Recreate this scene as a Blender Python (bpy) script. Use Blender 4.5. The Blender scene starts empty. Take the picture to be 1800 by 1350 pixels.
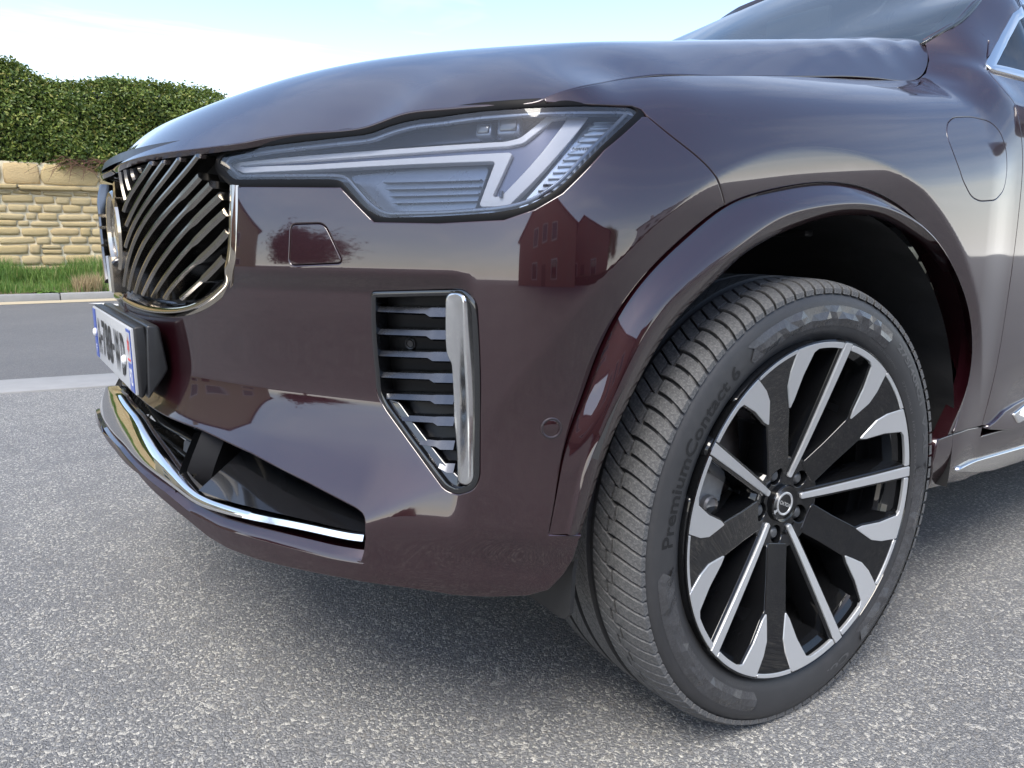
import bpy, bmesh, math, random
import numpy as np
from mathutils import Vector, Matrix
from mathutils.geometry import delaunay_2d_cdt
random.seed(7); rng = np.random.default_rng(7)
SC = bpy.context.scene
COL = SC.collection

# ------------------------------------------------------------------ camera
# metres; x = towards the car's left flank, y = towards its tail, z up; front axle at y = 0
CAM = np.array([1.62612, -1.05877, 0.79436]); YAW, PITCH, ROLL, FPX = 0.961135, -0.189265, 0.00417, 1309.47
def _axes():
    f = np.array([-math.sin(YAW)*math.cos(PITCH), math.cos(YAW)*math.cos(PITCH), math.sin(PITCH)])
    r = np.cross(f, [0, 0, 1]); r /= np.linalg.norm(r); u = np.cross(r, f)
    return r*math.cos(ROLL)+u*math.sin(ROLL), -r*math.sin(ROLL)+u*math.cos(ROLL), f
CR, CU, CF = _axes()
cd = bpy.data.cameras.new('camera'); cam = bpy.data.objects.new('camera', cd); COL.objects.link(cam)
cd.sensor_fit = 'HORIZONTAL'; cd.sensor_width = 36.0; cd.lens = FPX/1800*36.0; cd.clip_start = .02; cd.clip_end = 3000
cam.matrix_world = Matrix(((CR[0], CU[0], -CF[0], CAM[0]), (CR[1], CU[1], -CF[1], CAM[1]), (CR[2], CU[2], -CF[2], CAM[2]), (0, 0, 0, 1)))
SC.camera = cam
SC.view_settings.view_transform = 'Standard'; SC.view_settings.look = 'None'
SC.view_settings.exposure = 1.20; SC.view_settings.gamma = 1.0; SC.view_settings.use_curve_mapping = False
SC.render.resolution_x = 1024; SC.render.resolution_y = 768

# ------------------------------------------------------------------ sky and sun
SUN_DIR = Vector((.34, -.46, .82)).normalized()          # towards the sun (veiled by thin cloud)
SUN_EL = math.asin(SUN_DIR.z); SUN_AZ = math.atan2(SUN_DIR.x, SUN_DIR.y)
W = bpy.data.worlds.new('World'); SC.world = W; W.use_nodes = True
nt = W.node_tree; nt.nodes.clear(); N = nt.nodes; L = nt.links
out = N.new('ShaderNodeOutputWorld'); bg = N.new('ShaderNodeBackground'); L.new(bg.outputs[0], out.inputs[0])
sky = N.new('ShaderNodeTexSky'); sky.sky_type = 'NISHITA'; sky.sun_disc = False
sky.sun_elevation = SUN_EL; sky.sun_rotation = SUN_AZ; sky.altitude = 60; sky.air_density = 1.0; sky.dust_density = 1.5; sky.ozone_density = 1.2
bg.inputs[1].default_value = .15
# thin cloud veil over the whole dome: soft wisps, and milky towards the horizon all the way round
tc = N.new('ShaderNodeTexCoord'); sep = N.new('ShaderNodeSeparateXYZ'); L.new(tc.outputs['Generated'], sep.inputs[0])
def wm(op, a, b=None, c=None):
    n = N.new('ShaderNodeMath'); n.operation = op
    for i, v in enumerate((a, b, c)):
        if v is None: continue
        if isinstance(v, (int, float)): n.inputs[i].default_value = v
        else: L.new(v, n.inputs[i])
    return n.outputs[0]
zc = wm('MAXIMUM', sep.outputs['Z'], .06)
comb = N.new('ShaderNodeCombineXYZ'); L.new(wm('DIVIDE', sep.outputs['X'], zc), comb.inputs[0]); L.new(wm('DIVIDE', sep.outputs['Y'], zc), comb.inputs[1])
no = N.new('ShaderNodeTexNoise'); no.inputs['Scale'].default_value = .55; no.inputs['Detail'].default_value = 6; no.inputs['Roughness'].default_value = .62; no.inputs['Distortion'].default_value = .9
mp = N.new('ShaderNodeMapping'); mp.inputs['Scale'].default_value = (1.0, .45, 1); mp.inputs['Rotation'].default_value = (0, 0, .6); L.new(comb.outputs[0], mp.inputs[0]); L.new(mp.outputs[0], no.inputs['Vector'])
cr = N.new('ShaderNodeValToRGB'); cr.color_ramp.elements[0].position = .46; cr.color_ramp.elements[1].position = .78; L.new(no.outputs[0], cr.inputs[0])
hz = wm('POWER', wm('SUBTRACT', 1.0, wm('MINIMUM', wm('MAXIMUM', sep.outputs['Z'], 0.0), 1.0)), 10.0)
cl = wm('MINIMUM', wm('ADD', wm('ADD', wm('MULTIPLY', cr.outputs[0], .26), .0), wm('MULTIPLY', hz, .92)), 1.0)
mix = N.new('ShaderNodeMix'); mix.data_type = 'RGBA'; L.new(cl, mix.inputs['Factor']); L.new(sky.outputs[0], mix.inputs['A']); mix.inputs['B'].default_value = (9.6, 9.5, 9.2, 1)
L.new(mix.outputs['Result'], bg.inputs[0])
sl = bpy.data.lights.new('sun', 'SUN'); sl.energy = 1.9; sl.angle = math.radians(30); sl.color = (1, .95, .87)
so = bpy.data.objects.new('sun', sl); COL.objects.link(so); so.rotation_euler = SUN_DIR.to_track_quat('Z', 'Y').to_euler()

# ------------------------------------------------------------------ helpers
def ray(px, py): return CF*FPX + CR*(px-900) + CU*(675-py)
def at(px, py, ax, v):
    d = ray(px, py); i = 'xyz'.index(ax); return CAM + d*((v-CAM[i])/d[i])
def ss(x, a, b):
    t = np.clip((np.asarray(x, float)-a)/(b-a), 0, 1); return t*t*(3-2*t)
def spline(t, v):
    t = np.asarray(t, float); v = np.asarray(v, float); v = v.reshape(len(t), -1); n = len(t); h = np.diff(t)
    A = np.zeros((n, n)); b = np.zeros(v.shape); A[0, 0] = A[-1, -1] = 1
    for i in range(1, n-1):
        A[i, i-1] = h[i-1]; A[i, i] = 2*(h[i-1]+h[i]); A[i, i+1] = h[i]
        b[i] = 6*((v[i+1]-v[i])/h[i]-(v[i]-v[i-1])/h[i-1])
    m = np.linalg.solve(A, b)
    def f(x):
        x = np.asarray(x, float); i = np.clip(np.searchsorted(t, x)-1, 0, n-2); hh = h[i][..., None]
        a = (t[i+1]-x)[..., None]/hh; c = 1-a
        return a*v[i]+c*v[i+1]+((a**3-a)*m[i]+(c**3-c)*m[i+1])*hh**2/6
    return f
def curve(pts, n=None, step=None, closed=False):
    """smooth curve through points, resampled evenly"""
    P = np.asarray(pts, float)
    if closed: P = np.vstack([P[-2:], P, P[:3]])
    t = np.concatenate([[0], np.cumsum(np.maximum(np.linalg.norm(np.diff(P, axis=0), axis=1), 1e-9)**.5)])
    f = spline(t, P); a, b = (t[2], t[-3]) if closed else (t[0], t[-1])
    q = f(np.linspace(a, b, 40*len(P))); l = np.concatenate([[0], np.cumsum(np.linalg.norm(np.diff(q, axis=0), axis=1))])
    if n is None: n = max(2, int(round(l[-1]/step))+1)
    s = np.linspace(0, l[-1], n)
    r = np.stack([np.interp(s, l, q[:, k]) for k in range(P.shape[1])], 1)
    return r[:-1] if closed else r
def poly(pts, step, closed=True):
    """straight-edged polyline resampled"""
    P = np.asarray(pts, float); P = np.vstack([P, P[:1]]) if closed else P; o = []
    for a, b in zip(P[:-1], P[1:]):
        k = max(1, int(np.ceil(np.linalg.norm(b-a)/step))); o += [a+(b-a)*i/k for i in range(k)]
    if not closed: o.append(P[-1])
    return np.array(o)
def rounded(pts, r, seg=5):
    """closed polygon with rounded corners (r scalar or list)"""
    P = np.asarray(pts, float); n = len(P); o = []
    for i in range(n):
        rr = r if np.isscalar(r) else r[i]
        a, b, c = P[i-1], P[i], P[(i+1) % n]; la, lc = np.linalg.norm(a-b), np.linalg.norm(c-b); k = min(rr, la*.48, lc*.48)
        if k < 1e-6: o.append(b); continue
        p, q = b+(a-b)/la*k, b+(c-b)/lc*k
        for j in range(seg+1):
            t = j/seg; o.append(p*(1-t)**2+2*b*t*(1-t)+q*t*t)
    return np.array(o)
def inside(poly_, P):
    poly_ = np.asarray(poly_); P = np.asarray(P); x, y = P[:, 0], P[:, 1]; c = np.zeros(len(P), bool); j = len(poly_)-1
    for i in range(len(poly_)):
        xi, yi = poly_[i]; xj, yj = poly_[j]
        m = ((yi > y) != (yj > y)); c ^= m & (x < (xj-xi)*(y-yi)/((yj-yi) if yj != yi else 1e-12)+xi); j = i
    return c
def polydist(poly_, P, closed=True):
    A = np.asarray(poly_); B = np.roll(A, -1, 0) if closed else A[1:]; A = A if closed else A[:-1]; P = np.asarray(P); best = np.full(len(P), 1e9)
    for a, b in zip(A, B):
        ab = b-a; t = np.clip(((P-a)@ab)/(ab@ab+1e-18), 0, 1); best = np.minimum(best, np.linalg.norm(P-(a+t[:, None]*ab), axis=1))
    return best
def area2(P): x, y = P[:, 0], P[:, 1]; return .5*np.sum(x*np.roll(y, -1)-np.roll(x, -1)*y)

MATS = {}
def tag(o, label=None, cat=None, group=None, kind=None):
    if label: o['label'] = label
    if cat: o['category'] = cat
    if group: o['group'] = group
    if kind: o['kind'] = kind
    return o
def empty(name, loc=(0, 0, 0), rz=0, parent=None):
    o = bpy.data.objects.new(name, None); COL.objects.link(o); o.location = loc; o.rotation_euler = (0, 0, rz); o.empty_display_size = .1
    if parent: o.parent = parent
    return o
def link(name, me, mat=None, parent=None, loc=None, rot=None):
    if mat is not None and len(me.materials) == 0: me.materials.append(MATS[mat])
    o = bpy.data.objects.new(name, me); COL.objects.link(o)
    if parent: o.parent = parent
    if loc is not None: o.location = loc
    if rot is not None: o.rotation_euler = rot
    return o
def mesh(name, V, Fs, smooth=True, normals=None):
    me = bpy.data.meshes.new(name); me.from_pydata([tuple(map(float, v)) for v in V], [], [tuple(map(int, f)) for f in Fs]); 
    if smooth: me.polygons.foreach_set('use_smooth', [True]*len(me.polygons))
    me.update()
    if normals is not None: me.normals_split_custom_set_from_vertices([tuple(map(float, n)) for n in normals])
    return me
class MB:
    """collects shapes; build() links them as one mesh object"""
    def __init__(s): s.V = []; s.F = []; s.n = 0
    def add(s, V, F):
        V = np.asarray(V, float); s.V.append(V); s.F += [tuple(i+s.n for i in f) for f in F]; s.n += len(V); return s
    def box(s, c, h, R=None, bev=0):
        c = np.array(c, float); h = np.array(h, float)
        if bev <= 0:
            v = np.array([(x, y, z) for x in (-1, 1) for y in (-1, 1) for z in (-1, 1)], float)*h
            f = [(0, 1, 3, 2), (4, 6, 7, 5), (0, 4, 5, 1), (2, 3, 7, 6), (0, 2, 6, 4), (1, 5, 7, 3)]
        else:
            bm = bmesh.new(); bmesh.ops.create_cube(bm, size=2)
            for q in bm.verts: q.co = Vector((q.co.x*h[0], q.co.y*h[1], q.co.z*h[2]))
            bmesh.ops.bevel(bm, geom=bm.edges[:], offset=bev, segments=2, affect='EDGES', profile=.5)
            bm.verts.index_update(); v = np.array([q.co[:] for q in bm.verts]); f = [tuple(q.index for q in p.verts) for p in bm.faces]; bm.free()
        if R is not None: v = v@np.asarray(R).T
        return s.add(v+c, f)
    def tube(s, P, r, seg=10, cap=True):
        P = np.asarray(P, float); n = len(P); r = np.full(n, r) if np.isscalar(r) else np.asarray(r); T = np.gradient(P, axis=0); T /= np.linalg.norm(T, axis=1, keepdims=True)+1e-12
        ref = np.array([0, 0, 1.]) if abs(T[0][2]) < .9 else np.array([1., 0, 0]); V = []
        for i in range(n):
            a = np.cross(T[i], ref); a /= np.linalg.norm(a)+1e-12; b = np.cross(T[i], a); ref = np.cross(a, T[i]) if False else ref
            for k in range(seg): t = 2*math.pi*k/seg; V.append(P[i]+r[i]*(a*math.cos(t)+b*math.sin(t)))
        F = [(i*seg+k, i*seg+(k+1) % seg, (i+1)*seg+(k+1) % seg, (i+1)*seg+k) for i in range(n-1) for k in range(seg)]
        if cap: F += [tuple(range(seg))[::-1], tuple((n-1)*seg+k for k in range(seg))]
        return s.add(V, F)
    def grid(s, G, flip=False):
        G = np.asarray(G, float); a, b = G.shape[:2]
        F = [(i*b+j, (i+1)*b+j, (i+1)*b+j+1, i*b+j+1) for i in range(a-1) for j in range(b-1)]
        return s.add(G.reshape(-1, 3), [f[::-1] for f in F] if flip else F)
    def lathe(s, prof, seg=64, a0=0, a1=2*math.pi, close=False):
        """prof: (axial x, radius) revolved about the x axis"""
        full = abs(a1-a0-2*math.pi) < 1e-6; m = seg if full else seg+1; V = []
        for k in range(m):
            t = a0+(a1-a0)*k/seg
            for x, r in prof: V.append((x, r*math.cos(t), r*math.sin(t)))
        n = len(prof); F = []
        for k in range(seg):
            k2 = (k+1) % m
            for j in range(n-1 if not close else n): j2 = (j+1) % n; F.append((k*n+j, k*n+j2, k2*n+j2, k2*n+j))
        return s.add(V, F)
    def mesh(s, name='m', smooth=True, auto=None, weld=False):
        me = mesh(name, np.vstack(s.V), s.F, smooth)
        bm = bmesh.new(); bm.from_mesh(me)
        if weld: bmesh.ops.remove_doubles(bm, verts=bm.verts, dist=1e-5)
        bmesh.ops.recalc_face_normals(bm, faces=bm.faces); bm.to_mesh(me); bm.free()
        if auto: me.set_sharp_from_angle(angle=math.radians(auto))
        return me
    def build(s, name, mat, parent=None, smooth=True, auto=35, weld=False, **k): return link(name, s.mesh(name, smooth, auto if smooth else None, weld), mat, parent, **k)
def sweep(path, prof, normals=None, closed=False, cap=True):
    """profile (a,b): a along side vector, b along normal"""
    P = np.asarray(path, float); n = len(P)
    T = (np.roll(P, -1, 0)-np.roll(P, 1, 0)) if closed else np.gradient(P, axis=0)
    T /= np.linalg.norm(T, axis=1, keepdims=True)+1e-12
    Nn = np.asarray(normals, float); Nn = np.broadcast_to(Nn, P.shape).copy(); Nn -= T*np.sum(Nn*T, 1, keepdims=True); Nn /= np.linalg.norm(Nn, axis=1, keepdims=True)+1e-12
    Sd = np.cross(T, Nn); m = None; V = []
    for i in range(n):
        pr = prof(i/(n-1)) if callable(prof) else prof
        pr = np.asarray(pr, float); m = len(pr)
        V.append(P[i]+pr[:, :1]*Sd[i]+pr[:, 1:2]*Nn[i])
    V = np.vstack(V); F = []
    for i in range(n if closed else n-1):
        i2 = (i+1) % n
        for j in range(m): j2 = (j+1) % m; F.append((i*m+j, i2*m+j, i2*m+j2, i*m+j2))
    if cap and not closed: F += [tuple(range(m)), tuple((n-1)*m+j for j in range(m))[::-1]]
    return V, F
def rprof(w, h, r=.002, h0=0):
    """rounded-top bar profile, half width w, height h above base h0"""
    return [(-w, h0), (w, h0), (w, h-r), (w-.3*r, h-.3*r), (w-r, h), (-w+r, h), (-w+.3*r, h-.3*r), (-w, h-r)]
def text2d(s, size=1.0, ext=0.0, font_bold=False, res=3, bev=0.0):
    cu = bpy.data.curves.new('txt', 'FONT'); cu.body = s; cu.size = size; cu.extrude = ext; cu.align_x = 'CENTER'; cu.align_y = 'CENTER'; cu.resolution_u = res; cu.offset = .02*size if font_bold else 0; cu.bevel_depth = bev
    o = bpy.data.objects.new('txt', cu); COL.objects.link(o); bpy.context.view_layer.update()
    me = bpy.data.meshes.new_from_object(o.evaluated_get(bpy.context.evaluated_depsgraph_get()))
    V = np.array([v.co[:] for v in me.vertices]); F = [tuple(p.vertices) for p in me.polygons]
    bpy.data.objects.remove(o); bpy.data.curves.remove(cu); bpy.data.meshes.remove(me); return V, F
def copy_tree(o, parent=None):
    c = o.copy(); COL.objects.link(c); c.parent = parent if parent else o.parent
    for ch in list(o.children): copy_tree(ch, c)
    return c
# ------------------------------------------------------------------ materials
class NT:
    def __init__(s, name):
        s.m = bpy.data.materials.new(name); s.m.use_nodes = True; s.t = s.m.node_tree; s.N = s.t.nodes; s.L = s.t.links; s.b = s.N['Principled BSDF']; MATS[name] = s.m
    def n(s, typ, **kw):
        x = s.N.new(typ)
        for k, v in kw.items():
            if k.startswith('i_'):
                key = k[2:]; key = int(key) if key.isdigit() else key.replace('_', ' ')
                s.set(x.inputs[key], v)
            else: setattr(x, k, v)
        return x
    def set(s, inp, v):
        if isinstance(v, bpy.types.NodeSocket): s.L.new(v, inp)
        else: inp.default_value = v
    def p(s, **kw):
        for k, v in kw.items(): s.set(s.b.inputs[k.replace('_', ' ')], v)
        return s
    def math(s, op, a, b=0.0):
        x = s.N.new('ShaderNodeMath'); x.operation = op; s.set(x.inputs[0], a); s.set(x.inputs[1], b); return x.outputs[0]
    def mix(s, f, a, b):
        x = s.N.new('ShaderNodeMix'); x.data_type = 'RGBA'; s.set(x.inputs['Factor'], f); s.set(x.inputs['A'], a); s.set(x.inputs['B'], b); return x.outputs['Result']
    def ramp(s, f, *st):
        x = s.N.new('ShaderNodeValToRGB'); s.L.new(f, x.inputs[0]); e = x.color_ramp.elements
        while len(e) < len(st): e.new(.5)
        for q, (pos, c) in zip(e, st): q.position = pos; q.color = c if len(c) == 4 else (*c, 1)
        return x.outputs[0]
    def noise(s, scale, detail=4, rough=.55, co='Object', vec=None):
        x = s.n('ShaderNodeTexNoise', i_Scale=scale, i_Detail=detail, i_Roughness=rough)
        s.L.new(vec if vec is not None else s.co(co), x.inputs['Vector']); return x.outputs[0]
    def voro(s, scale, feature='F1', co='Object', out='Distance', rand=1.0, vec=None):
        x = s.n('ShaderNodeTexVoronoi', feature=feature, i_Scale=scale, i_Randomness=rand); s.L.new(vec if vec is not None else s.co(co), x.inputs['Vector']); return x.outputs[out]
    def co(s, k='Object'):
        if not hasattr(s, '_tc'): s._tc = s.N.new('ShaderNodeTexCoord')
        return s._tc.outputs[k]
    def bump(s, h, dist=.001, strength=1.0, normal=None):
        x = s.n('ShaderNodeBump', i_Strength=strength, i_Distance=dist); s.L.new(h, x.inputs['Height'])
        if normal is not None: s.L.new(normal, x.inputs['Normal'])
        s.L.new(x.outputs[0], s.b.inputs['Normal']); return x.outputs[0]
def C4(r, g, b): return (r, g, b, 1)
def plain(name, col, rough=.5, metal=0, coat=0, ior=1.5, **kw):
    t = NT(name); t.p(Base_Color=C4(*col), Roughness=rough, Metallic=metal, Coat_Weight=coat, IOR=ior, **kw); return t
def speck(name, col, rough=.5, metal=0, amt=.25, scale=40, coat=0, bump=0):
    """base colour with slight uneven dust and wear"""
    t = NT(name); f = t.noise(scale, 5, .6); c = np.array(col)
    t.p(Base_Color=t.mix(f, C4(*(c*(1-amt))), C4(*np.minimum(c*(1+amt)+.004*amt, 1))), Metallic=metal, Coat_Weight=coat)
    t.set(t.b.inputs['Roughness'], t.math('ADD', t.math('MULTIPLY', f, .16), rough-.08))
    if bump: t.bump(f, bump)
    return t

t = NT('paint')       # mulberry metallic lacquer: fine flake under clear coat, light road film
fl = t.voro(2600, out='Color'); film = t.noise(7, 6, .65); low = t.noise(3.0, 3)
base = t.mix(t.math('MULTIPLY', fl, .5), C4(.0130, .0010, .0030), C4(.027, .0028, .0066))
t.p(Base_Color=t.mix(t.math('MULTIPLY', t.math('SUBTRACT', film, .45), .015), base, C4(.20, .17, .15)), Metallic=.4, Roughness=.40, Specular_IOR_Level=.25, Coat_Weight=1.0, Coat_IOR=1.78)
dirt = t.ramp(t.noise(38, 4, .7), (.50, (0, 0, 0)), (.80, (1, 1, 1)))
t.set(t.b.inputs['Coat Roughness'], t.math('ADD', t.math('MULTIPLY', dirt, .02), .035))
plain('black_gloss', (.006, .0065, .0075), .12, 0, 1.0).p(Coat_Roughness=.03)
speck('black_plastic', (.013, .0135, .0145), .48, 0, .35, 60, bump=.0002)
speck('black_satin', (.02, .021, .023), .34, 0, .25, 60)
speck('shell_black', (.004, .004, .0045), .8)
plain('chrome', (.80, .79, .77), .055, 1.0)
speck('chrome_satin', (.70, .70, .69), .2, 1.0, .06, 80)
plain('dark_chrome', (.50, .455, .385), .10, 1.0)
speck('slat_chrome', (.30, .285, .262), .20, 1.0, .15, 60)
speck('vent_slat', (.10, .105, .115), .26, 1.0, .1, 60)
t = NT('alloy'); f = t.noise(160, 3); t.p(Base_Color=C4(.62, .635, .645), Metallic=.7, Coat_Weight=.35, Coat_Roughness=.1); t.set(t.b.inputs['Roughness'], t.math('ADD', t.math('MULTIPLY', f, .12), .27))
plain('alloy_black', (.0050, .0053, .0060), .3, 0, 1.0).p(Coat_Roughness=.03, Specular_IOR_Level=.0, Coat_IOR=1.52)
speck('lug_grey', (.11, .115, .12), .42, .5, .2, 200)
speck('disc_steel', (.34, .325, .31), .4, .45, .3, 90)
speck('caliper_grey', (.34, .35, .36), .42, .5, .35, 50)
speck('rubber_liner', (.012, .0125, .0135), .75, 0, .6, 14, bump=.002)
# tyre rubber
t = NT('rubber'); f = t.noise(55, 5, .65); f2 = t.noise(9, 3)
t.p(Base_Color=t.mix(t.math('MULTIPLY', f, f2), C4(.024, .025, .027), C4(.060, .060, .062)), Specular_IOR_Level=.42); t.set(t.b.inputs['Roughness'], t.math('ADD', t.math('MULTIPLY', f, .2), .42)); t.bump(t.noise(420, 2), .0002)
t = NT('tread'); f = t.noise(95, 7, .75); f2 = t.ramp(t.noise(260, 4, .8), (.42, (0, 0, 0)), (.78, (1, 1, 1)))
t.p(Base_Color=t.mix(f2, t.mix(f, C4(.036, .038, .041), C4(.090, .091, .092)), C4(.19, .188, .182)), Roughness=.72); t.bump(t.math('ADD', f, t.math('MULTIPLY', f2, .5)), .0008)
plain('rubber_text', (.005, .005, .0055), .7)
plain('rubber_groove', (.006, .006, .0065), .85)
speck('rubber_facet', (.045, .046, .049), .27, 0, .3, 120)
# glass: clear polycarbonate and tinted panes (thin sheets)
def thin_glass(name, tint, spec_rough=.0, ior=1.5, haze=0.0, hazecol=(.6, .65, .7)):
    t = NT(name); t.N.remove(t.b); o = [n for n in t.N if n.type == 'OUTPUT_MATERIAL'][0]
    tr = t.n('ShaderNodeBsdfTransparent', i_Color=C4(*tint)); gl = t.n('ShaderNodeBsdfGlossy', i_Roughness=spec_rough); fr = t.n('ShaderNodeFresnel', i_IOR=ior)
    m = t.n('ShaderNodeMixShader'); t.L.new(fr.outputs[0], m.inputs[0])
    src = tr.outputs[0]
    if haze:
        df = t.n('ShaderNodeBsdfDiffuse', i_Color=C4(*hazecol)); hm = t.n('ShaderNodeMixShader', i_0=haze); t.L.new(tr.outputs[0], hm.inputs[1]); t.L.new(df.outputs[0], hm.inputs[2]); src = hm.outputs[0]
    t.L.new(src, m.inputs[1]); t.L.new(gl.outputs[0], m.inputs[2]); t.L.new(m.outputs[0], o.inputs[0]); return t
thin_glass('lens', (.92, .94, .97), .0, 1.55, .025, (.55, .6, .7))
thin_glass('windscreen_glass', (.55, .66, .68), .0, 1.75, .04, (.5, .6, .62))
thin_glass('tinted_glass', (.10, .11, .12), .0, 1.6)
thin_glass('pane_glass', (.35, .38, .4), .0, 1.7)
plain('light_guide', (.66, .67, .71), .34, 0, .3)
speck('lamp_housing', (.17, .20, .26), .28, .5, .2, 20)
plain('lamp_dark', (.045, .055, .085), .25, .3, .3)
plain('lamp_rib', (.62, .66, .70), .22, .6)
plain('projector_glass', (.06, .07, .08), .03, 0, 1)
plain('amber', (.75, .28, .04), .2)
plain('sensor_rim', (.03, .022, .026), .3, .3, .5)
speck('plate_white', (.44, .45, .46), .32, 0, .04, 30); plain('plate_blue', (.022, .075, .42), .3, 0, .3); plain('plate_black', (.008, .008, .009), .4); plain('plate_red', (.62, .05, .05), .4); plain('white_plastic', (.85, .85, .84), .35)
plain('lettering_silver', (.78, .78, .76), .3, .8)
speck('cabin_dark', (.022, .022, .024), .7); speck('seat_leather', (.30, .27, .23), .6); plain('headliner', (.5, .48, .44), .8)
plain('tail_red', (.25, .006, .006), .12, 0, 1)

speck('dark_slat', (.10, .095, .085), .25, 1.0, .15, 60)
plain('guide_core', (.10, .11, .17), .2, .3, .5)
plain('seal_black', (.003, .003, .0035), .5, 0, 0).p(Specular_IOR_Level=.12)
plain('vent_black', (.004, .0042, .0048), .35, 0, 0).p(Specular_IOR_Level=.25)
speck('rubber_light', (.075, .076, .078), .5, 0, .3, 60)
# ------------------------------------------------------------------ car body surface
# the flanks, nose and tail are one drum: a plan outline (arc length u from the middle of the nose) and an inward offset d(u, z)
_nodes = np.array([(-.15, -.856), (0, -.862), (.15, -.856), (.3, -.832), (.42, -.789), (.5, -.756), (.6, -.706), (.75, -.622), (.85, -.562), (.91, -.508), (.943, -.44), (.957, -.34), (.962, -.2), (.963, 0),
    (.962, .3), (.962, .6), (.963, 1.0), (.965, 1.6), (.965, 2.4), (.962, 3.0), (.95, 3.4), (.915, 3.75), (.84, 3.95), (.6, 4.06), (.3, 4.10), (0, 4.11), (-.3, 4.10)])
_t = np.concatenate([[0], np.cumsum(np.linalg.norm(np.diff(_nodes, axis=0), axis=1))]); _S = spline(_t, _nodes); _U0 = _t[1]; UEND = _t[-2]-_U0
def plan(u): return _S(np.asarray(u, float)+_U0)
def pnrm(u):
    d = plan(np.asarray(u)+1e-4)-plan(np.asarray(u)-1e-4); d /= np.linalg.norm(d, axis=-1, keepdims=True); return np.stack([d[..., 1], -d[..., 0]], -1)
_uu = np.linspace(0, UEND, 9000); _PL = plan(_uu); _NN = pnrm(_uu)
def uofy(y): m = (_uu > .9) & (_uu < 5.0); return float(np.interp(y, _PL[m, 1], _uu[m]))
def sp(x, k): return k*np.logaddexp(0, np.asarray(x, float)/k)
_zsh = spline([-.7, -.45, -.3, -.2, .06, .3, .47, .56, .66, .9, 1.5, 3, 5], [-.10, -.090, -.076, -.063, -.034, -.014, .002, .010, .018, .03, .04, .04, .04])
ZW = .3648                                   # axle height
def rho(y, z, yc=0.): return np.hypot(np.asarray(y)-yc, np.asarray(z)-ZW)
def dfront(u, z):
    M = 1-ss(u, .868, .908); M2 = 1-ss(u, .74, .97); ze = .405+.07*ss(u, .70, .88)
    d = .030*np.maximum(0, (z-.74)/.2)**1.7
    d = d+.014*(1-ss(z, .722, .757))*M*ss(z, .40, .52) + .010*ss(-z, -.73, -.585)*M*(1-ss(-z, -.56, -.42))
    d = d-.30*(sp(.572-z, .004)-sp(ze-z, .004))*M2
    d = d+.05*np.maximum(0, (.36-z)/.1)**2*(1-.5*M2)+.012*ss(-z, -.43, -.36)*ss(u, .8, 1.0)
    return d
def dside(u, z, y):
    ze = z-_zsh(y)[..., 0]
    roll = .024*np.maximum(0, (ze-.9)/.1)**1.8+.058*np.maximum(0, (ze-1.0)/.1)**3
    roll = np.minimum(roll, .6)
    sl = .72-.28*ss(y, .8, 1.3)
    pil = .008+sl*sp(z-1.065, .022)+.010*np.maximum(0, (z-.9)/.15)**2*(z < 1.05)+.010*(z >= 1.05)
    m = ss(y, .50, .63); top = (1-m)*roll+m*pil
    low = .045*np.maximum(0, (.40-z)/.12)**2+.016*ss(-z, -.56, -.46)*ss(y, .62, .9)*(1-ss(-z, -.45, -.40))
    d = top+low+.006*ss(np.abs(z-.72), .0, .3)
    if _cowl[0] is not None:
        k = ss(y, .37, .50)*(1-ss(y, .86, 1.10))*ss(z, 1.02, 1.10)
        if np.any(k > 0): d = d*(1-k)+k*_cowl[0](np.stack(np.broadcast_arrays(y, z), -1))
    return d
_cowl = [None]                                # local correction: the scoop between hood corner, screen foot and window corner
# where the bonnet meets the wing: a smooth line read from the photograph; the wing's upper roll is set to pass through it
_fx = np.polyfit([-.46, -.3, -.1, .15, .35, .52], [.868, .850, .835, .821, .811, .801], 3); _yz = []
for _p in ((1050, 147), (1100, 138), (1200, 132), (1300, 132), (1400, 134), (1500, 138), (1590, 141)):
    _y = -.2
    for _i in range(60): _q = at(*_p, 'x', float(np.polyval(_fx, _y))); _y = .5*_y+.5*float(np.clip(_q[1], -.6, .7))
    _yz.append((_q[1], _q[2]))
_fz = np.polyfit(*np.array(_yz).T, 3); _ny, _nz = [], []
for _y in (-.37, -.3, -.2, -.1, 0, .1, .2, .3, .4, .49):
    _u = uofy(_y); _ze = float(np.polyval(_fz, _y)); _w = float(1-ss(_u, .93, 1.25)); _dt = float(plan(_u)[0])-float(np.polyval(_fx, _y)); _rt = (_dt-_w*float(dfront(np.array(_u), np.array(_ze))))/(1-_w)-.006
    _g = np.linspace(.9, 1.3, 4001); _r = .024*np.maximum(0, (_g-.9)/.1)**1.8+.058*np.maximum(0, (_g-1.0)/.1)**3; _ny.append(_y); _nz.append(_ze-float(np.interp(_rt, _r, _g)))
_zsh = spline([-.75, -.5]+_ny+[.58, .68, .9, 1.5, 3, 5], [_nz[0]-.02, _nz[0]-.008]+_nz+[_nz[-1]+.008, _nz[-1]+.014, .03, .04, .04, .04])
def groove(y, z, yc=0.0):
    r = rho(y, z, yc); c = np.abs(y-yc)/np.maximum(r, 1e-6); a1 = .568+.028*c**1.5
    g = np.minimum(sp(a1-r, .002)*.30, .024)
    return g*ss(z, .42, .66)*(r < .75)
def dbody(u, z):
    u = np.asarray(u, float); z = np.asarray(z, float); y = plan(u)[..., 1]; w = 1-ss(u, .93, 1.25)
    d = w*dfront(u, z)+(1-w)*dside(u, z, y)
    return d+groove(y, z)+groove(y, z, 2.984)
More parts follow.
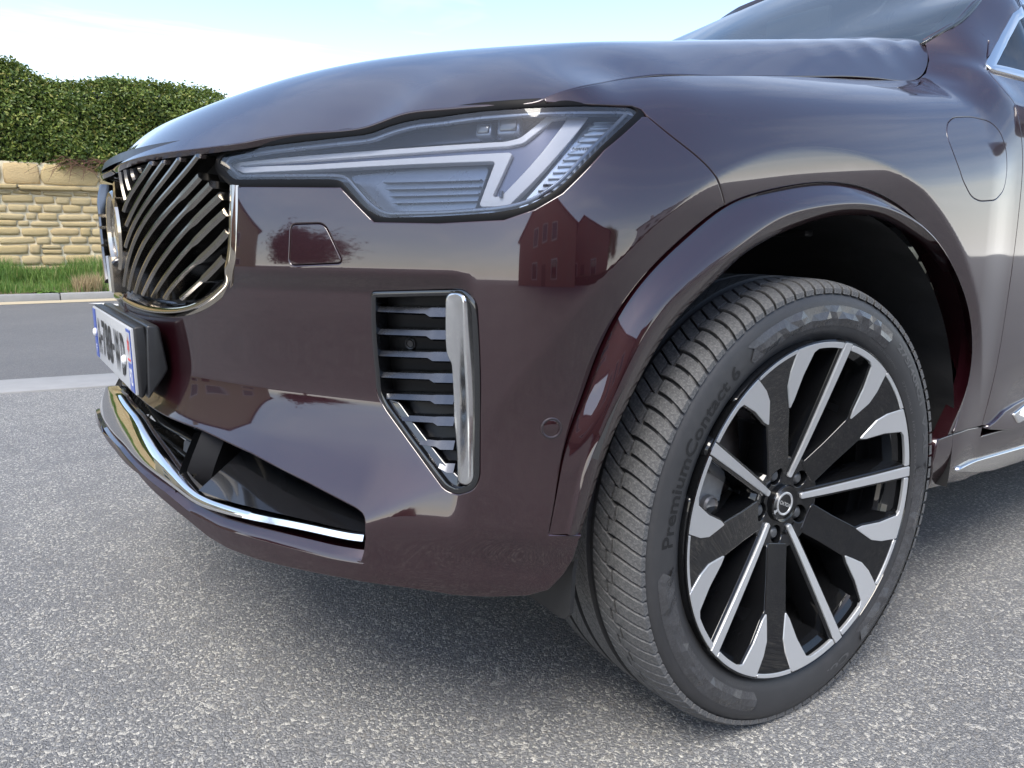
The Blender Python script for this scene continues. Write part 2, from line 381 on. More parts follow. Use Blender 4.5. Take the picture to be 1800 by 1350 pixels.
def S(u, z, off=0., df=dbody):
    u = np.asarray(u, float); z = np.asarray(z, float); p = plan(u)-(df(u, z)+off)[..., None]*pnrm(u)
    return np.concatenate([p, z[..., None]], -1)
def Sn(u, z, df=dbody):
    e = 8e-4; a = S(u+e, z, 0, df)-S(u-e, z, 0, df); b = S(u, z+e, 0, df)-S(u, z-e, 0, df); n = np.cross(a, b); return n/np.linalg.norm(n, axis=-1, keepdims=True)
def hit(px, py, off=0., df=dbody):
    """photo pixel -> (u, z) on the body surface set in by off"""
    D = ray(px, py); d = 0.; res = None
    for it in range(14):
        q = _PL-d*_NN; cr_ = (q[:, 0]-CAM[0])*D[1]-(q[:, 1]-CAM[1])*D[0]; ix = np.where(cr_[:-1]*cr_[1:] <= 0)[0]; best = None
        for i in ix:
            w = cr_[i]/(cr_[i]-cr_[i+1]+1e-15); pt = q[i]*(1-w)+q[i+1]*w; tt = ((pt-CAM[:2])@D[:2])/(D[:2]@D[:2])
            if tt > 0 and (best is None or tt < best[0]): best = (tt, _uu[i]*(1-w)+_uu[i+1]*w)
        if best is None:
            if res is not None: return res
            d -= .012; continue
        res = (best[1], float(CAM[2]+D[2]*best[0])); nd = float(df(np.array(res[0]), np.array(res[1])))+off; d = .4*d+.6*nd
    return res if res is not None else (0.0, .5)
def hits(l, off=0., df=dbody): return np.array([hit(a, b, off, df) for a, b in l])
def _tps_later(): pass
def tps(P, v, reg=0.):
    P = np.asarray(P, float); v = np.asarray(v, float); n = len(P); r = np.linalg.norm(P[:, None]-P[None], axis=2); K = r**3+np.diag(np.broadcast_to(reg, n)); Q = np.c_[np.ones(n), P]
    w = np.linalg.solve(np.block([[K, Q], [Q.T, np.zeros((3, 3))]]), np.r_[v, 0, 0, 0])
    def f(X):
        X = np.asarray(X, float); sh = X.shape[:-1]; X = X.reshape(-1, 2); o = np.empty(len(X))
        for i in range(0, len(X), 4000):
            x = X[i:i+4000]; o[i:i+4000] = (np.linalg.norm(x[:, None]-P[None], axis=2)**3)@w[:n]+w[n]+x@w[n+1:]
        return o.reshape(sh)
    return f
def _make_cowl():
    P, D = [], []
    for y_ in (.38, .43):
        for z_ in (.98, 1.03, 1.06, 1.085): P.append((y_, z_)); D.append(float(dside(0., np.array(z_), np.array(y_))))
    for y_ in (.98, 1.08):
        for z_ in (.98, 1.04, 1.10, 1.2, 1.3, 1.4): P.append((y_, z_)); D.append(float(dside(0., np.array(z_), np.array(y_))))
    for y_ in (.5, .6, .72, .86):
        for z_ in (.96, 1.02): P.append((y_, z_)); D.append(float(dside(0., np.array(z_), np.array(y_))))
    for px, py, x in ((1500, 138, .832), (1590, 141, .815), (1612, 139, .806), (1625, 128, .797), (1630, 105, .780), (1632, 78, .762), (1628, 67, .757), (1735, 120, .868), (1738, 69, .829), (1716, 49, .808), (1692, 42, .790), (1672, 39, .776), (1650, 51, .766), (1768, 60, .830), (1796, 2, .787), (1680, 150, .868), (1690, 110, .845), (1680, 75, .806)):
        q = at(px, py, 'x', x); P.append((q[1], q[2])); D.append(.9625-q[0])
    _cowl[0] = tps(P, D, 4e-5)
_make_cowl()
class Surf:
    def __init__(s, pos, nrm=None, out=None): s.pos = pos; s._n = nrm; s.out = out
    def nrm(s, q):
        if s._n: return s._n(q)
        e = 8e-4; a = s.pos(q+[e, 0])-s.pos(q-[e, 0]); b = s.pos(q+[0, e])-s.pos(q-[0, e]); n = np.cross(a, b); n /= np.linalg.norm(n, axis=-1, keepdims=True)+1e-15
        if s.out is not None: n *= np.sign(np.sum(n*np.asarray(s.out), -1, keepdims=True)+1e-12)
        return n
def Sbody(off=0., df=dbody): return Surf(lambda q: S(q[..., 0], q[..., 1], off, df), lambda q: Sn(q[..., 0], q[..., 1], df))
def panel_geo(surf, outer, holes=(), step=.008, thick=.02, er=.0015, gap=0.0, skirt_in=0.0, sym=False):
    """flat-domain polygon lifted on a smooth surface, with rounded turned-in edges"""
    outer = np.asarray(outer, float)
    if area2(outer) < 0: outer = outer[::-1]
    holes = [np.asarray(h, float) for h in holes]; holes = [h if area2(h) < 0 else h[::-1] for h in holes]
    def dedupe(l):
        k = [0]
        for i in range(1, len(l)):
            if np.linalg.norm(l[i]-l[k[-1]]) > 4e-4: k.append(i)
        if np.linalg.norm(l[k[-1]]-l[k[0]]) < 4e-4: k.pop()
        return l[k]
    loops = [dedupe(l) for l in [outer]+holes]
    if gap:
        nl = []
        for l in loops:
            tg = np.roll(l, -1, 0)-np.roll(l, 1, 0); tg /= np.linalg.norm(tg, axis=1, keepdims=True)+1e-12; nl.append(l+gap*np.stack([-tg[:, 1], tg[:, 0]], 1))
        loops = nl
    if sym:
        for l in loops: l[l[:, 0] < .0045, 0] = 0.0
    lo, hi = loops[0].min(0), loops[0].max(0)
    gx, gy = np.meshgrid(np.arange(lo[0]+step*.5, hi[0], step), np.arange(lo[1]+step*.43, hi[1], step*.866)); gx = gx+np.where(np.arange(gx.shape[0])[:, None] % 2, step/2, 0)
    G = np.c_[gx.ravel(), gy.ravel()]; ok = inside(loops[0], G)
    for h in loops[1:]: ok &= ~inside(h, G)
    G = G[ok]
    for l in loops: G = G[polydist(l, G) > step*.45]
    pts = np.vstack(loops+[G]); ed = []; k = 0
    for l in loops: ed += [(k+i, k+(i+1) % len(l)) for i in range(len(l))]; k += len(l)
    r = delaunay_2d_cdt([Vector(p) for p in pts], ed, [], 0, 1e-7)
    P2 = np.array([v[:] for v in r[0]]); T = np.array([f for f in r[2] if len(f) == 3]); c = P2[T].mean(1); ok = inside(loops[0], c)
    for h in loops[1:]: ok &= ~inside(h, c)
    T = T[ok]; V = surf.pos(P2); Nn = surf.nrm(P2)
    fn = np.cross(V[T[:, 1]]-V[T[:, 0]], V[T[:, 2]]-V[T[:, 0]]); fl = np.sum(fn*Nn[T].mean(1), 1) < 0; T[fl] = T[fl][:, ::-1]
    Vs, Ns, Fs = [V], [Nn], [tuple(t) for t in T]; k = len(V)
    if thick > 0:
        for l in loops:
            p = surf.pos(l); n = surf.nrm(l); m = len(l); tg = np.roll(p, -1, 0)-np.roll(p, 1, 0); o = np.cross(tg, n); o /= np.linalg.norm(o, axis=1, keepdims=True)+1e-12
            e = 1e-4; tgt = np.roll(l, -1, 0)-np.roll(l, 1, 0); tgt /= np.linalg.norm(tgt, axis=1, keepdims=True)+1e-12; od = surf.pos(l+e*np.stack([tgt[:, 1], -tgt[:, 0]], 1))-p
            o *= np.sign(np.sum(o*od, 1, keepdims=True)+1e-15)
            rings = [(0, 0, n), (.62*er, -.2*er, .83*n+.55*o), (er, -er, .3*n+.95*o), (er-skirt_in, -thick, o)]
            for a, b, nn in rings: Vs.append(p+a*o+b*n); Ns.append(nn/(np.linalg.norm(nn, axis=1, keepdims=True)+1e-12))
            for q in range(3):
                for i in range(m):
                    j = (i+1) % m
                    if sym and l[i, 0] == 0 and l[j, 0] == 0: continue
                    f = (k+q*m+i, k+q*m+j, k+(q+1)*m+j, k+(q+1)*m+i)
                    a_, b_, c_ = (Vs[-4+q][i], Vs[-4+q][j], Vs[-3+q][j]); nn = np.cross(b_-a_, c_-a_)
                    Fs.append(f if nn@(Ns[-4+q][i]+Ns[-3+q][i]) > 0 else f[::-1])
            k += 4*m
    return np.vstack(Vs), Fs, np.vstack(Ns)
def mirror_geo(V, F, N): return V*[-1, 1, 1], [f[::-1] for f in F], N*[-1, 1, 1]
def panel(name, surf, outer, mat, parent, holes=(), side='L', **k):
    g = panel_geo(surf, outer, holes, **k); o = []
    if side in ('L', 'LR'): o.append(link(name, mesh(name, g[0], g[1], True, g[2]), mat, parent))
    if side == 'LR': h = mirror_geo(*g); o.append(link(name, mesh(name, *h[:2], True, h[2]), mat, None))
    if side == 'B':
        h = mirror_geo(*g); n = len(g[0]); o.append(link(name, mesh(name, np.vstack([g[0], h[0]]), list(g[1])+[tuple(i+n for i in f) for f in h[1]], True, np.vstack([g[2], h[2]])), mat, parent))
    return o if len(o) > 1 else o[0]

CAR = empty('car'); tag(CAR, 'dark mulberry metallic SUV with diagonal grille slats parked on the grey asphalt', 'car')
CH = .006
def cv(px, off=0., step=CH, df=dbody): return curve(hits(px, off, df), step=step)      # open smooth curve traced from the photograph
def join(*parts): return np.vstack([np.asarray(p) for p in parts])

# traced outlines (photo pixels) laid on the body
HL = [(382, 289), (394, 270), (459, 257.8), (548, 246.7), (648, 235.6), (681, 222), (725, 210), (770, 205.5), (834, 196), (945, 189), (1051, 187.5), (1105, 188.5), (1125, 197), (1056.7, 258.9), (984, 334), (931, 364), (879, 375.6), (770, 383.5), (668, 385), (640, 368), (597, 319), (580, 317), (410, 317.8)]
HLuz = rounded(hits(HL, .003), [.012, .012, .03, .05, .03, .03, .03, .05, .05, .1, .05, .015, .02, .05, .05, .05, .05, .05, .025, .02, .02, .02, .012])
VENT = [(653, 514), (816, 510), (837, 530), (843, 640), (842, 840), (832, 860), (803, 869), (784, 861), (675, 714), (663, 690), (655, 600)]
VTuz = rounded(hits(VENT), [.006, .02, .012, .05, .012, .012, .012, .02, .02, .02, .03])
HOODPX = [(194.8, 299), (209.6, 289), (239, 278.5), (298.5, 267.4), (372.5, 258.5), (430, 250.4), (459, 244.4), (548, 233.3), (636.7, 224.4), (652, 220), (703, 201), (730, 195.6), (770, 192), (834, 186.5), (938, 181), (954, 174.5), (1000, 158), (1050, 147), (1100, 138), (1200, 132), (1300, 132), (1400, 134), (1500, 138), (1590, 141)]
TR_O = [(965, 940), (978, 870), (990, 800), (1008, 740), (1030, 680), (1070, 580), (1130, 490), (1200, 420), (1275, 362), (1350, 335), (1440, 321), (1520, 332), (1600, 381), (1660, 460), (1695, 560), (1700, 650), (1688, 720), (1676, 762)]
TR_R = [(1000, 940), (1016, 860), (1035, 790), (1062, 710), (1092, 630), (1130, 560), (1170, 515), (1213, 480), (1287, 424), (1349, 383), (1411, 366), (1470, 360), (1528, 366), (1586, 389), (1633, 428), (1675, 505), (1694, 590), (1690, 680), (1674, 740), (1664, 766)]
TR_I = [(1022, 940), (1040, 880), (1060, 800), (1090, 710), (1125, 630), (1175, 555), (1240, 490), (1287, 447), (1349, 412), (1411, 389), (1466, 379), (1528, 385), (1586, 412), (1625, 440), (1656, 471), (1676, 496), (1689, 546), (1691, 611), (1679, 688), (1664, 734), (1649, 772)]
SEAM_F = [(1130, 197), (1180, 238), (1245, 293), (1275, 362)]                  # bumper / fender shut line
DOOR_G = [(1735, 122), (1746, 137), (1766, 160), (1783, 182), (1792, 216), (1797, 260), (1796, 320), (1788, 400), (1770, 534), (1749, 657), (1726, 748)]
GRF = [(412, 327), (410, 400), (403, 470), (385, 515), (345, 540), (300, 548), (240, 538), (212, 524)]
grf = hits(GRF); grf = np.vstack([grf, [(.02, grf[-1][1]+.002), (0, grf[-1][1]+.0025)]]); ZG = float(grf[-1][1])
INT_UP = np.vstack([[(0, .512), (.06, .511)], hits([(246, 702), (348, 755), (440, 798), (540, 850), (622, 893)])])
INT_R = hits([(638, 908), (640, 930), (639, 962), (634, 984)])
# bright blade of the lower intake: upper and lower edge heights along the nose
dbl = lambda a, b: dbody(a, .41+0*b)-.003+.42*(b-.40)
_bl = hits([(216.6, 781), (240, 808), (273, 834), (310, 862), (343, 888), (380, 900), (419, 910), (520, 930), (637, 953)], 0., dbl); _bu = hits([(236, 733), (270, 783.6), (300, 822), (332, 860), (360, 876.5), (433, 899), (639, 943)], 0., dbl)
def zbl(u): return np.interp(u, np.r_[-.1, _bl[:, 0]], np.r_[_bl[0, 1]+.002, _bl[:, 1]])
def zbu(u): return np.maximum(np.interp(u, np.r_[-.1, 0, _bu[:, 0]], np.r_[_bu[0, 1]+.014, _bu[0, 1]+.010, _bu[:, 1]]), zbl(u)+.0095)
_lu = np.array([.70, .6, .5, .42, .36, .30, .24, .16, .08, 0.]); _ls = np.interp(_lu, [0, .25, .36, .45, .75], [.004, .006, .012, .024, .034])
INT_LO = np.c_[_lu, zbl(_lu)-_ls]
O_uz = curve(hits(TR_O), step=CH)
kf = int(np.argmin(np.linalg.norm(O_uz-hit(1275, 362), axis=1)))               # where the shut line meets the arch trim
seamF = curve(hits(SEAM_F), step=CH)

# --- front bumper
low = hits([(1022, 940), (1008, 985), (992, 1010), (965, 1038), (925, 1049), (860, 1051), (800, 1048), (740, 1038), (650, 1026), (600, 1017), (550, 1008), (500, 997), (450, 984), (400, 962), (365, 938), (332, 908), (279, 864), (245, 824)]); low = np.vstack([low, [(low[-1][0]*.5, low[-1][1]+.010), (0, low[-1][1]+.013)]]); low[:, 1] -= .010*(1-ss(low[:, 0], .40, .58))
hb = hits([(415, 327), (598, 328), (640, 372), (657, 389), (770, 391), (885, 385), (940, 366), (988, 338), (1062, 262), (1128, 203)])
int_hole = join(poly(INT_UP[1:], .008, False), curve(np.vstack([INT_UP[-1:], INT_R]), step=.004)[1:], poly(INT_LO[:-1], .008, False)[1:])
int_hole = join([(0.0, .512)], int_hole, [(0.0, INT_LO[-1, 1])])
hook = rounded(hits([(512, 395), (570, 393), (603, 462), (509, 466)]), [.008, .012, .01, .01])
# the bumper runs from the middle of the nose; the lower intake is open to the middle, so its edge is part of the outline
def dedge(P): return P
upper = join([(0., ZG-.008), (.02, ZG-.0075)], (grf[::-1][2:-1]+[.004, -.007]), poly(hb, .01, False), seamF[1:], O_uz[:kf][::-1], poly(low, .008, False))
outl = join(upper, [(0.0, min(INT_LO[-1, 1], low[-1][1]+.004))], int_hole[::-1][1:-1], [(0.0, .514)])
bumper = panel('front_bumper', Sbody(), outl, 'paint', CAR, [VTuz, hook], side='B', step=.0065, thick=.03, er=.0022, gap=.0028, sym=True)
hk = panel('tow_hook_cover', Sbody(), hook, 'paint', bumper, gap=.0014, step=.006, thick=.01, er=.001, side='LR')
hk[1].parent = bumper

# --- fenders
hoff = np.zeros(len(HOODPX)); hoff[:7] = [-.022, -.021, -.02, -.018, -.015, -.01, -.005]
hoodE = np.array([hit(a, b, o) for (a, b), o in zip(HOODPX, hoff)]); hoodE3 = S(hoodE[:, 0], hoodE[:, 1], hoff); hoodE3[0] = at(194.8, 299, 'x', 0.)
k0 = [i for i, p_ in enumerate(HOODPX) if p_[0] == 954][0]
shut = curve(hoodE[k0:], step=CH)
corner = hits([(1612, 139), (1625, 128), (1630.5, 105), (1632, 78), (1628, 67)]); PILB = [(1650, 51), (1672, 39), (1692, 42), (1716, 49), (1738, 69), (1735, 95)]
pilb = hits(PILB); doorg = curve(hits(DOOR_G), step=CH)
rear_o = O_uz[kf:]
fend_out = join(hits([(1128, 192), (1112, 186), (1040, 183.5), (960, 180)]), [hit(957, 174)], shut[1:], corner, pilb, doorg, hits([(1700, 755)]), rear_o[::-1], seamF[::-1][1:-1])
flap = rounded(hits([(1676, 206), (1664, 218), (1664, 241), (1691, 315), (1707, 346), (1722, 354), (1750, 352), (1765, 334), (1770, 303), (1769, 264), (1757, 229), (1738, 212), (1707, 205)]), .015)
fl, fr = panel('fender', Sbody(), fend_out, 'paint', CAR, [flap], side='LR', gap=.0016, step=.0065, thick=.02, er=.0016); fr.parent = CAR
f2 = panel('charging_flap', Sbody(), flap, 'paint', fl, gap=.002, step=.006, thick=.012, er=.0016, side='LR'); f2[1].parent = fr

# --- wheel arch trims (painted lip round the opening)
def trim(side):
    n = 150; O = curve(hits(TR_O, .002), n=n); R = curve(hits(TR_R, -.004), n=n); I = curve(hits(TR_I, .008), n=n)
    lf = ss(O[:, 1], .50, .62)                                        # groove depth fades out towards the bumper's foot
    def lay(q, off): u_, z_ = q[:, 0], q[:, 1]; y_ = plan(u_)[:, 1]; return S(u_, z_, off, lambda a, b: dbody(a, b)-groove(plan(a)[..., 1], b))
    rows = [lay(O, .018*lf+.004)]
    prof = [(.0, .0, .010), (.03, .0, .014), (.2, .0, .011), (.45, 0, .004), (.75, 0, -.003), (.93, 0, -.0055)]
    rows = [lay(O, .035*lf+.02)]
    for a, _, off in prof: rows.append(lay(O*(1-a)+R*a, off*lf+(1-lf)*(.003-.004*a)))
    for a, off in ((.05, -.0055), (.25, -.003), (.6, .003), (.92, .009)): rows.append(lay(R*(1-a)+I*a, np.full(n, off)))
    for a, off in ((1.0, .013), (1.0, .022)): rows.append(lay(R*(1-a)+I*a, np.full(n, off)))
    G = np.array(rows)
    if side < 0: G = G*[-1, 1, 1]
    o = MB().grid(G, flip=side > 0).build('wheel_arch_trim', 'paint', CAR, auto=50); return o
trim(1); trim(-1)
# ------------------------------------------------------------------ hood, glass, doors, roof, tail
hc3 = np.vstack([S(corner[:, 0], corner[:, 1])])
sil = [(400, 175, .10), (520, 130, .28), (640, 105, .42), (780, 86, .53), (1000, 74, .63), (1150, 69, .68), (1300, 68, .70), (1450, 67.5, .71), (1560, 68, .72), (1605, 68, .735), (1628, 70, .745)]
sil3 = np.array([at(a, b, 'x', x) for a, b, x in sil])
# rear part from smooth edge, crest and centre lines; the nose from its edge and a few heights
fxe, fze = _fx, _fz; cs = sil3[4:-1]; fxc, fzc = np.polyfit(cs[:, 1], cs[:, 0], 2), np.polyfit(cs[:, 1], cs[:, 2]-.002, 2); fz0 = np.polyfit([-.25, .1, .45, .75], [1.133, 1.178, 1.219, 1.246], 2)
smp = []
for y_ in (-.26, -.16, -.05, .06, .17, .28, .39, .50, .56, .62, .74):
    xe, ze_, xc, zc_, z0 = (np.polyval(f_, y_) for f_ in (fxe, fze, fxc, fzc, fz0)); sc_ = 2*(zc_-z0)/xc; a_ = (ze_-zc_-sc_*(xe-xc))/(xe-xc)**2
    for x_ in (0, .2, .4, .55, xc, xc+.3*(xe-xc), xc+.65*(xe-xc), xe)[:(8 if y_ < .45 else 6 if y_ < .55 else 5)]: smp.append((x_, y_, z0+(zc_-z0)*(x_/xc)**2 if x_ <= xc else zc_+sc_*(x_-xc)+a_*(x_-xc)**2))
for y_, z_ in ((.86, 1.258),): smp += [(x_, y_, z_-.012*(x_/.7)**2) for x_ in (0, .3, .6, .71)]
smp = np.array(smp); fr_ = np.vstack([hoodE3[hoodE3[:, 1] < -.32], hc3]); cen = np.array([(0, -.80, .985), (0, -.745, 1.016), (0, -.66, 1.048), (0, -.5, 1.090), (0, -.38, 1.112)]); s3 = sil3[:4]-[0, 0, .003]
hp = np.vstack([fr_, s3, cen, smp]); hreg = np.r_[np.full(len(fr_)-4, 5e-6), np.full(4, 2e-4), np.full(len(s3), 3e-4), np.full(len(cen), 3e-4), np.full(len(smp), 4e-5)]
mm_ = np.abs(hp[:, 0]) > 1e-3; hp = np.vstack([hp, hp[mm_]*[-1, 1, 1]]); hreg = np.r_[hreg, hreg[mm_]]; hz_ = tps(hp[:, :2], hp[:, 2], hreg)
SH = Surf(lambda q: np.concatenate([q, hz_(q)[..., None]], -1), out=(0, 0, 1))
e3 = curve(hoodE3[:, :2], step=.008); rear_edge = np.array([(.69, .655), (.5, .72), (.25, .76), (0, .775)])
hc2 = curve(np.vstack([e3[-1:], hc3[:, :2]+[.001, .001], [(.735, .632)]]), step=.006); hc2 = np.vstack([hc2, curve(np.vstack([hc2[-1:], rear_edge]), step=.01)[1:]])
hood_out = join(e3, hc2[1:])
hood = panel('hood', SH, hood_out, 'paint', CAR, side='B', step=.011, thick=.010, er=.0022, gap=.0022, sym=True)

# windscreen
ge = np.vstack([S(*hits([(1626, 70), (1650, 51), (1672, 39), (1690, 24), (1708, 4)]).T), S(np.array([uofy(.95), uofy(1.1), uofy(1.3), uofy(1.55)]), np.array([1.40, 1.475, 1.585, 1.69]))]); ge = ge+[.012, 0, -.003]
wc = np.array([(0, .50, 1.19), (0, .70, 1.30), (0, .95, 1.45), (0, 1.2, 1.585), (0, 1.43, 1.70), (.4, .53, 1.195), (.38, .75, 1.315), (.36, 1.0, 1.455), (.34, 1.46, 1.695)])
wp_ = np.vstack([ge, wc]); wp_ = np.vstack([wp_, (wp_*[-1, 1, 1])[wp_[:, 0] > 1e-3]]); wz = tps(wp_[:, :2], wp_[:, 2], 1e-5)
SW = Surf(lambda q: np.concatenate([q, wz(q)[..., None]], -1), out=(0, -1, 1))
ws_out = join([(0, .60)], [(.45, .575), (.68, .55)], curve(ge[:, :2], step=.03), [(.45, 1.50), (0, 1.47)])
panel('windscreen', SW, poly(ws_out, .03), 'windscreen_glass', CAR, side='B', step=.03, thick=.006, er=.001, sym=True)
# dark ceramic border at the foot and side of the screen
def wborder(q, w):
    q = curve(q, step=.03); tg = np.gradient(q, axis=0); tg /= np.linalg.norm(tg, axis=1, keepdims=True); i2 = q+w*np.stack([-tg[:, 1], tg[:, 0]], 1); G = []
    for k in range(3): a = q*(1-k/2)+i2*k/2; p = SW.pos(a); G.append(p-.004*SW.nrm(a))
    return np.array(G)
m = MB()
for sg in (1, -1):
    G = wborder(ge[:, :2], .05); m.grid(G*[sg, 1, 1]); G = wborder([(.72, .575), (.45, .59), (0, .61)], -.06); m.grid(G*[sg, 1, 1])
m.build('screen_border', 'black_satin', CAR)
# cowl panel with the wiper rest under the screen's foot
m = MB(); xs = np.linspace(-.74, .74, 25)
m.grid(np.array([[(x, .60+.0*abs(x)+a, 1.165-.05*(x/.74)**2+b) for x in xs] for a, b in ((-.02, -.02), (.03, .0), (.09, .01), (.16, .03))])); m.build('cowl_panel', 'black_plastic', CAR)
for sg in (1, -1):
    P = curve([(.55*sg, .70, 1.215), (.3*sg, .70, 1.275), (.02*sg, .72, 1.315)], n=20); m = MB().tube(P, .007, 8); m.build('wiper_arm', 'black_plastic', CAR)

# flank behind the shut line: doors, sills, pillars, windows, quarter panels
UD = lambda y: uofy(y)
zs0, zs1 = .405, 1.105
def rect(y0, y1, z0, z1, st=.04): a, b = UD(y0), UD(y1); return poly([(a, z0), (b, z0), (b, z1), (a, z1)], st)
both = []
dg = doorg.copy()
d1 = join(dg[::-1], [(UD(.90), 1.125), (UD(1.68), 1.125)], curve(np.array([(UD(1.69), 1.1), (UD(1.70), .8), (UD(1.66), .41)]), step=.03), [(UD(1.3), .395), (UD(.8), .39)])
def duo(*a, **k):
    o = panel(*a, side='LR', **k); o[1].parent = a[4]; return o
D1 = duo('front_door', Sbody(), d1, 'paint', CAR, gap=.002, step=.016, thick=.03, er=.002)
d2 = np.array([(UD(1.705), 1.125), (UD(1.71), .8), (UD(1.67), .41), (UD(2.2), .40), (UD(2.38), .41), (UD(2.42), .60), (UD(2.55), .82), (UD(2.75), 1.0), (UD(2.80), 1.125)])
D2 = duo('rear_door', Sbody(), poly(d2[::-1], .03), 'paint', CAR, gap=.002, step=.02, thick=.03, er=.002)
th = np.linspace(math.pi*.985, .02, 40); arch = np.array([(UD(2.984+.50*math.cos(a)), ZW+.50*math.sin(a)) for a in th])
qp = join([(UD(2.81), 1.125), (UD(2.76), 1.0), (UD(2.56), .82), (UD(2.43), .60), (UD(2.39), .41)], arch[2:-1], [(UD(3.50), .33), (UD(3.8), .34), (5.35, .36), (UEND, .36), (UEND, 1.05), (5.3, 1.05), (UD(3.75), 1.12), (UD(3.3), 1.125)])
duo('rear_quarter', Sbody(), poly(qp, .03), 'paint', CAR, step=.022, thick=.03, er=.002, gap=.002)
for sg in (1, -1):
    rows = []
    for r_, off in ((.515, .012), (.505, .004), (.485, -.006), (.478, .0), (.472, .012), (.472, .05)):
        q = np.array([(UD(2.984+r_*math.cos(a)), ZW+r_*math.sin(a)) for a in np.linspace(math.pi*1.0, -.0, 60)]); rows.append(S(q[:, 0], q[:, 1], off)*[sg, 1, 1])
    MB().grid(np.array(rows)).build('rear_arch_trim', 'paint', CAR)
# end piece of the sill behind the arch, and the sill with its bright strip
sl_end = hits([(1649, 775), (1676, 765), (1700, 757), (1726, 752), (1727, 780), (1719, 794), (1700, 798)], .004)
sill_out = join(sl_end[:4], [(UD(.62), .392), (UD(1.2), .385), (UD(2.36), .40), (UD(2.42), .36), (UD(2.40), .30), (UD(1.2), .275), (UD(.7), .28)], hits([(1700, 842), (1632, 858), (1640, 815)], .004))
SILL = duo('side_sill', Sbody(.004), poly(sill_out, .02), 'paint', CAR, step=.014, thick=.04, er=.003)
strip = hits([(1681, 828), (1700, 818), (1716, 811), (1800, 787)], .0); strip = join(strip, [(UD(1.2), strip[-1][1]+.004), (UD(2.3), strip[-1][1]+.006), (UD(2.3), strip[-1][1]-.016)], [(UD(1.2), strip[-1][1]-.018)], hits([(1800, 808), (1745, 826), (1715, 829)], .0))
for o_ in duo('sill_strip', Sbody(-.003), poly(strip, .03), 'chrome_satin', CAR, step=.012, thick=.01, er=.002): pass
# lower door moulding with bright insert
mo = join(hits([(1731, 752), (1745, 742), (1762, 724), (1780, 712), (1800, 702)]), [(UD(1.2), .47), (UD(1.66), .475), (UD(1.65), .405), (UD(1.2), .40), (UD(.75), .395)])
mol = duo('door_moulding', Sbody(-.006), poly(mo, .02), 'paint', CAR, step=.014, thick=.02, er=.003)
mi = rounded(join(hits([(1775, 727), (1800, 707), (1800, 732), (1783, 741)]), [(UD(1.0), .425), (UD(1.0), .44)])[[0, 1, 5, 4, 2, 3]], .004)
duo('moulding_insert', Sbody(-.010), poly(mi, .02), 'chrome', CAR, step=.012, thick=.006, er=.002)
# side glass with bright frame
WIN = np.vstack([hits([(1739, 120), (1749, 99), (1760, 78), (1772, 55), (1784, 32), (1797, 6)], .0), [(UD(1.10), 1.50), (UD(1.45), 1.62), (UD(2.0), 1.655), (UD(2.9), 1.60), (UD(3.15), 1.40), (UD(3.2), 1.15), (UD(2.4), 1.14), (UD(1.6), 1.137), (UD(.95), 1.134)]])
wl = poly(rounded(WIN, [.01]+[.0]*5+[.12]*9), .03)
duo('side_glass', Sbody(.008), wl, 'tinted_glass', CAR, step=.03, thick=.004, er=.001)
for sg in (1, -1):
    p = S(wl[:, 0], wl[:, 1], .002); n = Sn(wl[:, 0], wl[:, 1]); V, F_ = sweep(p*[sg, 1, 1], rprof(.011, .006, .003, -.01), n*[sg, 1, 1], closed=True); MB().add(V, F_).build('window_frame', 'chrome', CAR)
# pillars and roof rail strip, above and ahead of the glass
pil_out = join(hits([(1735, 112), (1738, 72), (1716, 52), (1692, 45), (1674, 42), (1690, 24), (1708, 4)], .002))
pil_out = join(pil_out, [(UD(1.1), 1.475), (UD(1.3), 1.585), (UD(1.55), 1.69), (UD(2.2), 1.715), (UD(3.0), 1.66), (UD(3.35), 1.45), (UD(3.40), 1.125), (UD(3.23), 1.13)], [(UD(3.18), 1.40), (UD(2.92), 1.615), (UD(2.0), 1.672), (UD(1.44), 1.635), (UD(1.08), 1.512)], hits([(1794, 0), (1764, 56)], .002))
duo('roof_side', Sbody(), poly(pil_out, .02), 'paint', CAR, step=.02, thick=.02, er=.002)
cvp = lambda y_, z_: S(np.array(UD(y_)), np.array(z_))
rs = [cvp(1.55, 1.685), cvp(2.2, 1.712), cvp(3.0, 1.658), cvp(3.35, 1.45)]
rp = np.array(rs+[(.60, 1.5, 1.69), (0, 1.43, 1.705), (0, 1.7, 1.765), (0, 2.3, 1.785), (0, 3.0, 1.75), (0, 3.6, 1.67), (.4, 2.3, 1.775), (.4, 3.0, 1.74), (.58, 3.6, 1.60)]); rp = np.vstack([rp, (rp*[-1, 1, 1])[rp[:, 0] > 1e-3]]); rz_ = tps(rp[:, :2], rp[:, 2], 1e-5)
SR = Surf(lambda q: np.concatenate([q, rz_(q)[..., None]], -1), out=(0, 0, 1))
ro = np.array([(0, 1.44)]+[(.45, 1.47), (.61, 1.53)]+[(r_[0]-.0, r_[1]) for r_ in rs]+[(.58, 3.62), (0, 3.70)])
panel('roof', SR, poly(ro, .05), 'paint', CAR, side='B', step=.06, thick=.03, er=.003, sym=True)
# tail: rear screen, tailgate, lamps
m = MB(); m.grid(np.array([[(x*(1-.12*k), 3.66+.30*k+.06*(1-(x/.7)**2), 1.655-.53*k) for x in np.linspace(-.60, .60, 15)] for k in np.linspace(0, 1, 6)])*[1.12, 1, 1]); m.build('rear_screen', 'tinted_glass', CAR)
for sg in (1, -1):
    m = MB(); P = np.array([S(np.array(4.9+.05*k), np.array(1.05+.09*k)) for k in range(6)])*[sg, 1, 1]; P = np.array([(.80*sg-.17*sg*k/7, 3.84-.16*(k/7)**1.2, 1.04+.50*k/7) for k in range(8)]); m.tube(P, .045, 10); m.build('tail_lamp', 'tail_red', CAR)
